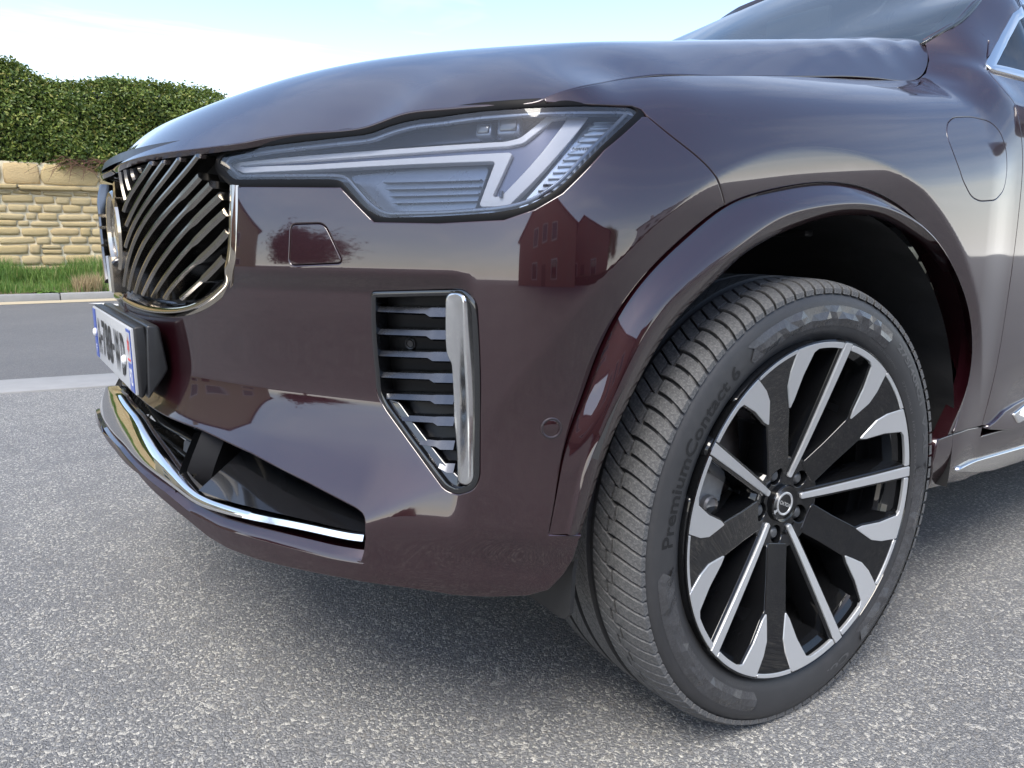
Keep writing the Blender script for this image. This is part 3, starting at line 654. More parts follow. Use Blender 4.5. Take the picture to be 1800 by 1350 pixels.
# rear shoulder deck joining the glass and the tailgate
m = MB(); m.grid(np.array([[(x, 3.96+.13*(1-(x/.85)**2)*k, 1.13-.08*k) for x in np.linspace(-.86, .86, 15)] for k in (0, 1)])); m.build('tailgate_ledge', 'paint', CAR)
# mirrors
for sg in (1, -1):
    m = MB(); c = np.array([1.06*sg, 1.16, 1.18]); bm = bmesh.new(); bmesh.ops.create_icosphere(bm, subdivisions=4, radius=1)
    V = np.array([v.co[:] for v in bm.verts]); V = np.sign(V)*np.abs(V)**.75*[.115, .075, .075]; V[:, 1] = np.minimum(V[:, 1], .045); F_ = [tuple(v.index for v in f.verts) for f in bm.faces]; bm.free()
    o = MB().add(V+c, F_).build('door_mirror', 'paint', CAR); MB().box(c+[-.09*sg, .02, -.07], (.07, .03, .02), bev=.01).build('mirror_foot', 'black_plastic', o)
    MB().box(c+[0, .048, 0], (.095, .003, .055), bev=.003).build('mirror_glass', 'chrome', o)
# door handles
for sg in (1, -1):
    for y_ in (1.50, 2.52):
        p = S(np.array([UD(y_-.1), UD(y_), UD(y_+.1)]), np.array([.98, .985, .985]), -.03)*[sg, 1, 1]; p[0] += [-.03*sg, 0, 0]; p[-1] += [-.03*sg, 0, 0]; MB().tube(curve(p, n=14), .013, 8).build('door_handle', 'paint', CAR)
# dark inner shell behind every gap, floor pan and wheel housings
m = MB(); us = np.linspace(0.0, UEND, 190); zz = np.linspace(.36, 1.12, 20)
P = S(*np.meshgrid(us, zz, indexing='ij'), .045); F_ = []; n_ = len(zz)
for i in range(len(us)-1):
    for j in range(n_-1):
        c = P[i:i+2, j:j+2].reshape(-1, 3).mean(0)
        if rho(c[1], c[2]) < .55 or rho(c[1], c[2], 2.984) < .50 or us[i] < 1.06 or (us[i] < 2.0 and c[2] > .93): continue
        F_.append((i*n_+j, (i+1)*n_+j, (i+1)*n_+j+1, i*n_+j+1))
V = P.reshape(-1, 3); m.add(V, F_); m.add(V*[-1, 1, 1], F_); m.build('inner_shell', 'shell_black', CAR)
m = MB(); m.box((0, 1.9, .30), (.60, 2.05, .04), bev=.02); m.box((0, -.18, .31), (.52, .26, .03), bev=.01); m.box((0, 1.68, .31), (.86, .98, .05)); m.box((0, 3.75, .36), (.7, .3, .05)); m.build('floor_pan', 'shell_black', CAR)
for yc in (0, 2.984):
    for sg in (1, -1):
        m = MB(); xs = (.952, .90, .78, .62, .48) if yc == 0 else (.95, .80, .62); G = []; a = np.linspace(-.11, math.pi-.34, 60)
        for i_, x in enumerate(xs):
            rr = .484+.010*min(i_, 3); ripple = .006*np.sin(a*26+x*30)*(i_ > 0)
            G.append([(x*sg, yc+(rr+rp_)*math.cos(t_), ZW+(rr+rp_)*math.sin(t_)) for t_, rp_ in zip(a, ripple)])
        G.append([(xs[-1]*sg, yc+.3*math.cos(t_), ZW+.3*math.sin(t_)) for t_ in a]); G.append([(xs[-1]*sg, yc+.05*math.cos(t_), ZW+.05*math.sin(t_)) for t_ in a])
        w_ = m.grid(np.array(G)).build('wheel_housing', 'rubber_liner', CAR)
        if yc == 0:
            for k, (a0, xx) in enumerate(((2.35, .70), (1.25, .72))):
                c = np.array([xx*sg, .47*math.cos(a0), ZW+.47*math.sin(a0)]); MB().box(c, (.10, .012, .006), bev=.003).build('housing_rib', 'black_plastic', w_)
# cabin
cab = MB(); cab.box((0, 2.2, .55), (.75, 1.5, .04)); cab.build('cabin_floor', 'cabin_dark', CAR)
m = MB(); m.grid(np.array([[(x, .78+a, 1.10+b-.03*(x/.7)**2) for x in np.linspace(-.7, .7, 15)] for a, b in ((-.15, -.02), (.05, .02), (.28, .03), (.36, -.02), (.38, -.25))])); m.build('dashboard', 'cabin_dark', CAR)
m = MB(); m.lathe([(0, .185), (.015, .18), (.02, .165), (.005, .155), (-.012, .165), (-.012, .18)], 40, close=True); Vr = np.vstack(m.V); Vr = np.stack([Vr[:, 1], Vr[:, 0]*.9-Vr[:, 2]*-.35, Vr[:, 2]*.94+Vr[:, 0]*.3], 1); MB().add(Vr+[.37, 1.23, 1.05], m.F).build('steering_wheel', 'cabin_dark', CAR)
for yy in (1.75, 2.65):
    for xx in (.38, -.38):
        s_ = empty('seat', (xx, yy, .55), parent=CAR); MB().box((0, 0, .14), (.24, .25, .09), bev=.05).build('cushion', 'seat_leather', s_)
        R_ = np.array(Matrix.Rotation(-.25, 3, 'X')); MB().box((0, .30, .50), (.24, .07, .33), R=R_, bev=.05).build('backrest', 'seat_leather', s_); MB().box((0, .40, .92), (.13, .05, .09), R=R_, bev=.04).build('headrest', 'seat_leather', s_)
MB().box((0, 1.22, 1.50), (.12, .012, .035), bev=.01).build('interior_mirror', 'cabin_dark', CAR)
# ------------------------------------------------------------------ lamps, grille, plate, vents, lower intake
def f3(l): return [(370+x/2.308, 160+y/2.308) for x, y in l]
def ztop(n): return np.array([0, 0, 1.0])
def mirror_obj(o, parent=None):
    """the same part on the other flank"""
    me = o.data.copy(); V = np.array([v.co[:] for v in me.vertices])*[-1, 1, 1]; me.vertices.foreach_set('co', V.ravel()); me.flip_normals(); me.update()
    c = o.copy(); c.data = me; COL.objects.link(c); c.parent = parent; return c
def off_loop(l, d):
    tg = np.roll(l, -1, 0)-np.roll(l, 1, 0); tg /= np.linalg.norm(tg, axis=1, keepdims=True)+1e-12; s_ = 1 if area2(l) > 0 else -1
    return l+d*s_*np.stack([tg[:, 1], -tg[:, 0]], 1)
def text_S(s, size, px, off, ext, rot=0., sx=1.0, df=dbody):
    V, F_ = text2d(s, size, 0.0); u0, z0 = hit(*px, off); c_, s_ = math.cos(rot), math.sin(rot); a, b = V[:, 0]*sx, V[:, 1]; q = np.c_[u0+a*c_-b*s_, z0+a*s_+b*c_]
    p = S(q[:, 0], q[:, 1], off); return p, F_
HLD = empty('headlight', parent=CAR)
hl = poly(HLuz, .008); lens = panel('lens', Sbody(.004), hl, 'lens', HLD, step=.012, thick=0)
# housing: black rim, side walls and silvered bowl
m = MB(); lp = hl; G = [S(lp[:, 0], lp[:, 1], o_) for o_ in (.004, .03, .06)]; V = np.vstack(G); n = len(lp)
m.add(V, [(k*n+i, k*n+(i+1) % n, (k+1)*n+(i+1) % n, (k+1)*n+i) for k in range(2) for i in range(n)]); m.build('lamp_wall', 'lamp_dark', HLD)
panel('lamp_bowl', Sbody(.058), off_loop(hl, -.001), 'lamp_housing', HLD, step=.014, thick=0)
ol = off_loop(hl, .0045); V, F_ = sweep(S(ol[:, 0], ol[:, 1], .006), rprof(.0062, .0035, .002, -.03), Sn(ol[:, 0], ol[:, 1]), closed=True); MB().add(V, F_).build('lamp_seal', 'seal_black', HLD)
il = off_loop(hl, -.007); V, F_ = sweep(S(il[:, 0], il[:, 1], .012), rprof(.0022, .002, .001, -.004), Sn(il[:, 0], il[:, 1]), closed=True); MB().add(V, F_).build('lamp_bezel', 'lamp_housing', HLD)
dro = rounded(hits(f3([(92, 308), (118, 290), (400, 262), (800, 232), (1200, 206), (1258, 192), (1362, 106), (1395, 90), (1522, 88), (1532, 102), (1240, 440), (1212, 470), (1103, 471), (1096, 460), (1158, 292), (1148, 287), (800, 300), (400, 322), (140, 334)]), .03), .006)
drh = rounded(hits(f3([(128, 303), (400, 284), (800, 255), (1212, 227), (1272, 214), (1387, 117), (1447, 109), (1438, 127), (1187, 424), (1156, 431), (1151, 424), (1227, 258), (1217, 250), (800, 274), (400, 300), (132, 309)]), .03), .004)
panel('daylight_guide', Sbody(.026), poly(dro, .01), 'light_guide', HLD, [poly(drh, .01)], step=.008, thick=.014, er=.0012, gap=.0012)
panel('guide_core', Sbody(.033), poly(off_loop(drh, .002), .01), 'guide_core', HLD, step=.012, thick=0)
# upper chamber: projector pair; lower chamber: finned reflector; outer chamber: ribbed marker panel
up = hits(f3([(60, 300), (110, 262), (640, 180), (760, 130), (1100, 92), (1330, 80), (1345, 100), (1240, 180), (1190, 196), (400, 252), (100, 288)]), .036)
panel('upper_chamber', Sbody(.040), poly(up, .012), 'lamp_dark', HLD, step=.016, thick=0)
lo = hits(f3([(560, 345), (800, 322), (1130, 302), (1080, 440), (1070, 480), (690, 490)]), .045)
panel('lower_reflector', Sbody(.047), rounded(lo, .012), 'lamp_housing', HLD, step=.012, thick=.01)
for k in range(4):
    yy = 366+k*28; a = hits(f3([(700+k*14, yy+4), (900, yy), (1098-k*4, yy-6)]), .040); p = curve(S(a[:, 0], a[:, 1], .040), n=10); V, F_ = sweep(p, [(-.0009, -.005), (.0009, -.005), (.0009, .002), (-.0009, .002)], Sn(np.full(10, a[1, 0]), np.full(10, a[1, 1]))); MB().add(V, F_).build('reflector_fin', 'lamp_housing', HLD)
for cx, cy, s_ in ((1115, 168, .011), (1215, 152, .015)):
    q = hit(*f3([(cx, cy)])[0], .03); c = S(*map(np.array, q), .036); n_ = Sn(*map(np.array, q)); t_ = np.cross([0, 0, 1], n_); t_ /= np.linalg.norm(t_); b_ = np.cross(n_, t_); R_ = np.stack([t_, b_, n_], 1)
    o = MB().box(c, (s_, s_*.75, .012), R=R_, bev=.003).build('projector', 'lamp_housing', HLD); MB().box(c+n_*.011, (s_*.75, s_*.5, .004), R=R_, bev=.002).build('projector_lens', 'projector_glass', HLD)
rb = hits(f3([(1585, 78), (1705, 84), (1722, 98), (1560, 262), (1372, 452), (1300, 470), (1245, 480), (1330, 385)]), .034)
panel('marker_panel', Sbody(.036), rounded(rb, .006), 'lamp_rib', HLD, step=.01, thick=.008)
for k in range(15):
    yy = 104+k*25; xa = 1575-k*20.5; xb = 1700-k*21.5; a = hits(f3([(xa, yy+2), (xb, yy)]), .033); p = poly(S(a[:, 0], a[:, 1], .033), .01, False); V, F_ = sweep(p, rprof(.0008, .002, .0004, -.003), Sn(np.full(len(p), a[0, 0]), np.full(len(p), a[0, 1]))); MB().add(V, F_).build('marker_rib', 'lamp_dark' if k > 10 else 'lamp_rib', HLD)
p, F_ = text_S('V O L V O', .0058, (1017, 263), .012, 0, .03); MB().add(p, F_).build('lettering', 'white_plastic', HLD)
ps = hits(f3([(1180, 420)]), .024)[0]; MB().add(*[x for x in sweep(S(np.full(5, ps[0]), ps[1]+np.linspace(-.004, .004, 5), .024), rprof(.002, .003, .001, -.004), Sn(np.full(5, ps[0]), np.full(5, ps[1])))]).build('guide_pin', 'lamp_dark', HLD)
HR = empty('headlight', parent=CAR)
for o in list(HLD.children): mirror_obj(o, HR)

# --- grille
GRL = empty('grille', parent=CAR)
bk = join(grf[::-1][1:], [(.47, .93), (.40, .95), (0, .95)]); panel('grille_backing', Sbody(.062), poly(join([(0, ZG)], bk), .03), 'shell_black', GRL, side='B', step=.04, thick=0, sym=True)
xf = lambda l, oy: [(180+x/6.752, oy+y/6.752) for x, y in l]
gd = lambda a, b: .002+0*a+0*b                  # the slats stand nearly upright, a little proud in the middle
z1 = lambda l: hits(xf(l, 240), .0, gd).tolist(); z2 = lambda l: hits(xf(l, 400), .0, gd).tolist()
SL = [(z1([(590, 318), (430, 560), (300, 790), (268, 880)]), 9), (z1([(742, 303), (560, 560), (400, 830), (300, 1050)]), 9), (z1([(922, 272), (740, 510), (560, 760), (400, 1010)])+z2([(290, 225)]), 9),
    (z1([(1150, 243), (960, 430), (780, 640), (580, 930), (440, 1170)])+z2([(320, 330), (272, 700)]), 9), (z1([(1365, 248), (1200, 415), (1000, 620), (760, 930), (600, 1160)])+z2([(400, 370), (330, 740)]), .17),
    (z1([(1402, 468), (1170, 688), (950, 920), (760, 1180)])+z2([(520, 420), (405, 770)]), .2), (z1([(1512, 618), (1150, 950), (940, 1180)])+z2([(650, 480), (495, 795)]), .28),
    (z1([(1482, 880), (1130, 1210)])+z2([(970, 320), (760, 570), (610, 822)]), .36), (z2([(1462, 80), (1150, 390), (890, 640), (750, 838)]), .42), (z2([(1432, 370), (1160, 650), (945, 838)]), .48)]
def slat(uz, kink, w0=.0040, off=.010):
    q = curve(uz, n=34); p = S(q[:, 0], q[:, 1], 0., gd); n_ = Sn(q[:, 0], q[:, 1], gd); T_ = np.linspace(0, 1, 34)
    def pr(t_): w = w0*(1.65 if t_ < kink-.02 and kink < 2 else 1.0)+(w0*.65*np.clip((kink+.03-t_)/.05, 0, 1) if kink < 2 and t_ >= kink-.02 else 0); return [(-w, -.030), (w*.6, -.030), (w, .0), (w*.55, .0042), (-w*.35, .0050), (-w, .001)]
    V, F_ = sweep(p, pr, n_); return V, F_
for a, kink in SL:
    a = np.array(a); t_ = np.r_[0, np.cumsum(np.linalg.norm(np.diff(a, axis=0), axis=1))]; t_ /= t_[-1]; dg_ = min(3, len(a)-1); tt = np.linspace(-.04 if kink < 2 else 0, 1, 20)
    a = np.stack([np.polyval(np.polyfit(t_, a[:, k_], dg_), tt) for k_ in (0, 1)], 1); uf = np.where(a[:, 1] < .868, np.interp(a[:, 1], grf[::-1][2:, 1], grf[::-1][2:, 0])-.004, np.interp(a[:, 1], [hit(410, 318)[1], hit(382, 289)[1], hit(394, 270)[1]], [hit(410, 318)[0]-.010, hit(382, 289)[0]-.008, hit(394, 270)[0]-.004])); a = a[a[:, 0] < uf]; V, F_ = slat(a, kink); o = MB().add(V, F_).build('slat', 'slat_chrome', GRL, auto=25); mirror_obj(o, GRL)
for l, e in (([(450, 360), (478, 420)], .0), ([(362, 384), (400, 525)], 0), ([(284, 400), (340, 645)], 0), ([(222, 425), (290, 760)], 0)):
    q = np.array(z1(l)); q[:, 0] = np.maximum(q[:, 0], .004); V, F_ = slat(np.vstack([q[0], q.mean(0)+[-.003, 0], q[1]]), 9, .0032); MB().add(V, F_).build('slat', 'dark_slat', GRL, auto=25)
for uu_ in (-.045, .0): V, F_ = slat(np.array([(uu_*1.3, .762), (uu_*1.1, .73), (uu_, .694)]), 9); MB().add(V, F_).build('slat', 'slat_chrome', GRL, auto=25)
# ledge under the slats and the bright frame
us = np.linspace(0, .36, 24); zl = np.interp(us, grf[::-1][:, 0][:6], grf[::-1][:, 1][:6])+.001; G = np.array([S(us, zl+.004, .0), S(us, zl+.012, .012), S(us, zl+.019, .034), S(us, zl+.019, .06)])
m = MB().grid(G); m.grid(G*[-1, 1, 1]); m.build('grille_ledge', 'black_gloss', GRL)
fp = curve(grf, step=.006); p3 = S(fp[:, 0], fp[:, 1], .002); n3 = Sn(fp[:, 0], fp[:, 1], lambda a, b: 0*a)
P = np.vstack([p3, (p3*[-1, 1, 1])[::-1][1:]]); Nn = np.vstack([n3, (n3*[-1, 1, 1])[::-1][1:]])
V, F_ = sweep(P, [(-.008, -.03), (.006, -.03), (.0078, .0), (.0062, .0055), (.002, .0072), (-.002, .0068), (-.0045, .003), (-.0085, .0015), (-.0095, -.004)], Nn); MB().add(V, F_).build('grille_frame', 'dark_chrome', GRL, auto=40)
# shadow gap trim round the frame
fo = fp+0; V, F_ = sweep(P-Nn*.004, [(-.014, -.02), (.0125, -.02), (.0125, -.002), (-.014, -.002)], Nn); MB().add(V, F_).build('frame_gap', 'shell_black', GRL)
# upper lip of the grille under the hood
us = np.linspace(0, .44, 30); G = np.array([S(us, np.full(30, .928)+.006*ss(us, .1, .4), -.022*(1-ss(us, .1, .44))+.004), S(us, np.full(30, .944)+.004*ss(us, .1, .4), -.020*(1-ss(us, .1, .44))+.004), S(us, np.full(30, .950), .06+0*us), S(us, np.full(30, .925), .07+0*us), S(us, np.full(30, .925), .02+0*us)])
m = MB().grid(G); m.grid(G*[-1, 1, 1]); m.build('grille_top_trim', 'black_satin', GRL)
# --- badge: iron ring with arrow, black disc, camera below
BD = empty('badge', (0, 0, 0), parent=CAR); BC = np.array([0, -.846, .808]); RB = .078
def lat_y(prof, seg=56):
    m_ = MB().lathe(prof, seg, close=True); V_ = np.vstack(m_.V); return np.stack([V_[:, 1], -V_[:, 0], V_[:, 2]], 1), m_.F
V, F_ = lat_y([(-.02, RB), (.004, RB), (.009, RB-.004), (.009, RB-.011), (.003, RB-.016), (-.02, RB-.016)]); MB().add(V+BC, F_).build('ring', 'dark_chrome', BD)
m_ = MB().lathe([(.0, .0005), (.002, RB*.4), (.0, RB-.014), (-.02, RB-.014)], 48); V = np.vstack(m_.V); MB().add(np.stack([V[:, 1], -V[:, 0], V[:, 2]], 1)+BC, m_.F).build('disc', 'black_gloss', BD)
ar = np.array([(.045, .058), (.058, .045), (.080, .067), (.086, .061), (.089, .089), (.061, .086), (.067, .080)]); mm = MB(); k = len(ar)
mm.add(np.vstack([np.c_[ar[:, 0], np.full(k, -.009), ar[:, 1]], np.c_[ar[:, 0], np.full(k, .014), ar[:, 1]]])+BC, [tuple(range(k)), tuple(range(k, 2*k))[::-1]]+[(i, i+k, (i+1) % k+k, (i+1) % k) for i in range(k)]); mm.build('arrow', 'dark_chrome', BD, smooth=False)
V, F_ = text2d('VOLVO', .030); V = V/[1.0, 1, 1]; MB().add(np.c_[V[:, 0]*1.0, np.full(len(V), -.0045), V[:, 1]]+BC, F_).build('lettering', 'lettering_silver', BD)
mm = MB(); mm.tube([BC+[0, .0, -.056], BC+[0, -.008, -.058], BC+[0, -.014, -.060]], [.011, .010, .006], 14); mm.build('camera_eye', 'black_gloss', BD)

# --- number plate
NP = empty('number_plate', parent=CAR); PY = -.8737; PZ = .5936
def side_prism(pts, x0, x1):
    P_ = np.array(pts); k = len(P_); V_ = np.vstack([np.c_[np.full(k, x0), P_], np.c_[np.full(k, x1), P_]]); return V_, [tuple(range(k)), tuple(range(k, 2*k))[::-1]]+[(i, i+k, (i+1) % k+k, (i+1) % k) for i in range(k)]
def prism_bev(pts, hw, bev, name, mat):
    V_, F_ = side_prism(pts, -hw, hw); bm = bmesh.new(); vs = [bm.verts.new(v) for v in V_]; [bm.faces.new([vs[i] for i in f]) for f in F_]; bmesh.ops.recalc_face_normals(bm, faces=bm.faces)
    bmesh.ops.bevel(bm, geom=bm.edges[:], offset=bev, segments=3, affect='EDGES', profile=.5); me = bpy.data.meshes.new(name); bm.to_mesh(me); bm.free(); me.polygons.foreach_set('use_smooth', [True]*len(me.polygons)); me.set_sharp_from_angle(angle=math.radians(40)); return link(name, me, mat, NP)
sp1 = [at(a, b, 'x', .266)[1:] for a, b in ((234, 575), (254, 572.5), (268.6, 650), (254.5, 699), (243, 701))]; sp1[0] = np.array([PY+.003, sp1[0][1]]); sp1[-1] = np.array([PY+.003, sp1[-1][1]])
prism_bev(sp1, .267, .004, 'plate_holder', 'black_plastic')
sp2 = [at(a, b, 'x', .272)[1:] for a, b in ((257, 572), (276, 571.5), (281, 577), (296, 649), (288, 664), (261, 703))]
prism_bev(sp2, .274, .004, 'holder_base', 'black_satin')
prism_bev([(PY-.0012, PZ-.056), (PY-.0012, PZ+.056), (PY+.004, PZ+.056), (PY+.004, PZ-.056)], .261, .001, 'plate_sheet', 'plate_white')
yb = PY-.0022
for x0, x1, nm in ((.2165, .2575, 'region_band'), (-.2575, -.2165, 'country_band')): MB().box(((x0+x1)/2, yb, PZ), ((x1-x0)/2, .0004, .053)).build(nm, 'plate_blue', NP)
MB().box((.237, yb-.0006, PZ+.022), (.0165, .0003, .026)).build('emblem_field', 'plate_white', NP)
st_ = np.array([(math.sin(k*math.pi/6)*(.013 if k % 2 == 0 else .0055), math.cos(k*math.pi/6)*(.019 if k % 2 == 0 else .007)) for k in range(12)]); MB().add(np.c_[.237+st_[:, 0], np.full(12, yb-.0014), PZ+.026+st_[:, 1]], [tuple(range(12))]).build('emblem', 'plate_red', NP)
MB().box((.237, yb-.0012, PZ+.0015), (.013, .0003, .0016)).build('emblem_line', 'plate_red', NP)
def plate_text(s, x, z, w, h, mat, nm, y=yb-.0006):
    V_, F_ = text2d(s, 1.0, 0, True); V_ = (V_-(V_.max(0)+V_.min(0))/2)/(np.ptp(V_, axis=0)+1e-9)*[w, h, 0]; MB().add(np.c_[x+V_[:, 0], np.full(len(V_), y), z+V_[:, 1]], F_).build(nm, mat, NP)
plate_text('92', .237, PZ-.028, .026, .030, 'white_plastic', 'region_number')
plate_text('F', -.237, PZ-.034, .012, .018, 'white_plastic', 'country_letter')
for s_, x_, w_ in (('A', -.172, .044), ('-', -.135, .018), ('7', -.100, .038), ('8', -.052, .040), ('8', -.004, .040), ('-', .036, .018), ('W', .088, .062), ('D', .158, .042)):
    plate_text(s_, x_, PZ, w_, .076 if s_ != '-' else .012, 'plate_black', 'plate_character')
for px in ((220.5, 632), (169.5, 583)):
    c = at(*px, 'y', PY-.002); mm = MB(); mm.lathe([(0, .0085), (.003, .0085), (.006, .006), (.007, .0005)], 20); V = np.vstack(mm.V); MB().add(np.stack([V[:, 1], -V[:, 0], V[:, 2]], 1)+c, mm.F).build('plate_screw', 'white_plastic', NP)

# --- corner air vents
AV = empty('air_vent', parent=CAR); f5 = lambda l: [(620+x/2.177, 480+y/2.177) for x, y in l]
vt = poly(VTuz, .008); panel('vent_backing', Sbody(.028), vt, 'vent_black', AV, step=.015, thick=0)
vl = off_loop(vt, -.003); V, F_ = sweep(S(vl[:, 0], vl[:, 1], .002), rprof(.0042, .003, .002, -.03), Sn(vl[:, 0], vl[:, 1], lambda a, b: 0*a), closed=True); MB().add(V, F_).build('vent_frame', 'black_gloss', AV)
vk = hits(f5([(125, 490), (160, 500), (215, 575), (335, 730), (400, 800), (380, 832), (300, 745), (170, 575)])); panel('vent_ramp', Sbody(.006), poly(rounded(vk, .004), .01), 'black_gloss', AV, step=.01, thick=.02, er=.003)
for xl, yl, xk in ((88, 140, 285), (92, 226, 290), (98, 309, 295), (108, 391, 300), (128, 473, 305), (188, 556, 315), (262, 647, 325), (336, 735, 350)):
    q = hits(f5([(xl, yl-4), (xk, yl+3), (xk+18, yl+8), (392, yl+9)]), .008); p = S(q[:, 0], q[:, 1], .008); Q = []; Tn = Sn(q[:, 0], q[:, 1], lambda a, b: 0*a)
    p = np.array([p[0]+(p[1]-p[0])*t_ for t_ in (0, .5, 1)]+[p[2], p[3]]); wv = [.0034, .0036, .0036, .0060, .0060]; V = []
    for a, w, nn in zip(p, wv, (Tn[0], Tn[0], Tn[1], Tn[2], Tn[3])): V += [a+[0, 0, w]-nn*.014, a+[0, 0, w]*np.array([1, 1, .9]), a+[0, 0, -w]+nn*.006, a+[0, 0, -w-.003]-nn*.001, a+[0, 0, -w-.002]-nn*.02]
    F_ = [(i*5+j, (i+1)*5+j, (i+1)*5+(j+1) % 5, i*5+(j+1) % 5) for i in range(4) for j in range(5)]+[tuple(range(5)), tuple(range(20, 25))[::-1]]
    MB().add(np.array(V), F_).build('slat', 'vent_slat', AV, auto=25)
bl = rounded(hits(f5([(361, 100), (372, 88), (400, 87), (418, 100), (424, 300), (436, 560), (441, 790), (430, 803), (404, 797), (392, 560), (384, 345), (366, 315), (361, 270)]), -.006), .006)
panel('blade', Sbody(-.006), poly(bl, .008), 'chrome_satin', AV, step=.006, thick=.03, er=.0035)
def ring_at(px, off, r, name, mat, parent, disc=True):
    q = hit(*px, off); c = S(*map(np.array, q), off); n_ = Sn(*map(np.array, q)); t_ = np.cross([0, 0, 1], n_); t_ /= np.linalg.norm(t_); b_ = np.cross(n_, t_); R_ = np.stack([n_, t_, b_], 1)
    mm = MB(); mm.lathe([(-.004, r), (.0012, r), (.0018, r-.0012), (.0012, r-.0025), (-.004, r-.0025)], 32, close=True); o = MB().add(np.vstack(mm.V)@R_.T+c, mm.F).build(name, mat, parent)
    if disc: mm = MB(); mm.lathe([(.0006, .0003), (.0008, r*.55), (.0, r-.0035), (-.003, r-.003)], 28); o2 = MB().add(np.vstack(mm.V)@R_.T+c, mm.F).build(name+'_face', 'paint' if disc == 1 else 'black_gloss', parent); return o, o2
    return o, None
ring_at((721.5, 604), .027, .0085, 'sensor', 'black_satin', AV, 2)
AR = empty('air_vent', parent=CAR)
for o in list(AV.children): mirror_obj(o, AR)
for o in ring_at((969, 752), .0, .0135, 'parking_sensor', 'sensor_rim', bumper, 1): mirror_obj(o, bumper)

# --- lower intake
LI = empty('lower_intake', parent=CAR)
g4 = lambda l: [(180+x/3.552, 640+y/3.552) for x, y in l]; h4 = lambda l: [(190+x/6.752, 660+y/6.752) for x, y in l]
lb = np.array([(0, .432), (.25, .418), (.38, .388), (.5, .366), (.76, .36), (.76, .44), (.5, .50), (.2, .53), (0, .53)]); panel('intake_backing', Sbody(.115), poly(lb, .03), 'shell_black', LI, side='B', step=.05, thick=0, sym=True)
def lbar(uz, w, off, mat, nm, h=.003, dep=-.025, parent=LI):
    q = curve(uz, step=.012); p = S(q[:, 0], q[:, 1], off); n_ = Sn(q[:, 0], q[:, 1], lambda a, b: 0*a); P_ = np.vstack([(p*[-1, 1, 1])[::-1][:-1], p]); N_ = np.vstack([(n_*[-1, 1, 1])[::-1][:-1], n_]); V_, F_ = sweep(P_, rprof(w, h, .002, dep), N_); return MB().add(V_, F_).build(nm, mat, parent)
lbar(np.vstack([[(0, .498), (.08, .492)], hits(h4([(600, 540), (830, 680), (1048, 800)]), .03)]), .0032, .03, 'dark_slat', 'slat')
lbar(np.vstack([[(0, .462), (.08, .456)], hits(h4([(560, 690), (830, 890), (1046, 1046)]), .03)]), .0032, .03, 'dark_slat', 'slat')
lbar(np.vstack([[(0, .437), (.08, .432)], hits(h4([(760, 980), (1030, 1196)]), .03)]), .0032, .03, 'dark_slat', 'slat')
for uu_ in (.06, .12, .18, .24, .30):
    for sg in (1, -1): q = S(np.full(6, uu_), np.linspace(.385, .52, 6), .06)*[sg, 1, 1]; MB().tube(q, .002, 6).build('mesh_bar', 'black_satin', LI)
rd = hits(h4([(905, 770), (1052, 818), (1046, 990), (895, 905)]), .032)
o = panel('radar_cover', Sbody(.032), rounded(rd, .004), 'black_plastic', LI, step=.012, thick=.02, er=.002)
# duct beside the grille: inner wall, back wall and glossy floor
wt = hit(350, 764, .02); wb = hit(350, 858, .0)
for sg in (1, -1):
    zz = np.linspace(.365, wt[1]+.006, 8); G = np.array([S(np.full(8, wt[0]+.004), zz, o_) for o_ in (.006, .02, .06, .11)])*[sg, 1, 1]; G[2:, :, 0] += .03*sg; MB().grid(G).build('duct_wall', 'vent_black', LI)
fo = curve(hits([(352, 861), (400, 879), (470, 897), (560, 918), (640, 936)], .006), n=30); fi = fo+np.linspace(0, 1, 30)[:, None]*0+[.0, .022]; fi[:, 1] = np.linspace(.468, .425, 30); G = []
for k in np.linspace(0, 1, 7): q = fo*(1-k)+fi*k; G.append(S(q[:, 0], q[:, 1], .006+.10*k, lambda a, b: dbody(a, np.full_like(b, .40))))
G = np.array(G); [MB().grid(G*[sg, 1, 1]).build('duct_floor', 'black_gloss', LI) for sg in (1, -1)]
bwu = np.linspace(fo[0, 0], .75, 20); G = np.array([S(bwu, np.full(20, z_), .10) for z_ in (.40, .44, .50)]); [MB().grid(G*[sg, 1, 1]).build('duct_back', 'vent_black', LI) for sg in (1, -1)]
# bright blade along the lower edge: broad and tilted up in the middle, a slim bar towards the corners
ub = np.linspace(0, _bl[-1, 0], 110); zl_ = zbl(ub); zu_ = zbu(ub); ker = np.ones(9)/9
zl_ = np.convolve(np.pad(zl_, 4, mode='edge'), ker, 'valid'); zu_ = np.convolve(np.pad(zu_, 4, mode='edge'), ker, 'valid'); rows = []
for k, o_ in ((-.0, .03), (-.0, .004), (.03, .0006), (.09, 0), (.5, .0), (.93, .0), (1.0, .002), (1.0, .02)): rows.append(S(ub, zl_*(1-k)+zu_*k, o_, dbl))
G = np.array(rows); m = MB().grid(G); m.grid(G*[-1, 1, 1]); m.build('bright_blade', 'chrome', LI, auto=50)
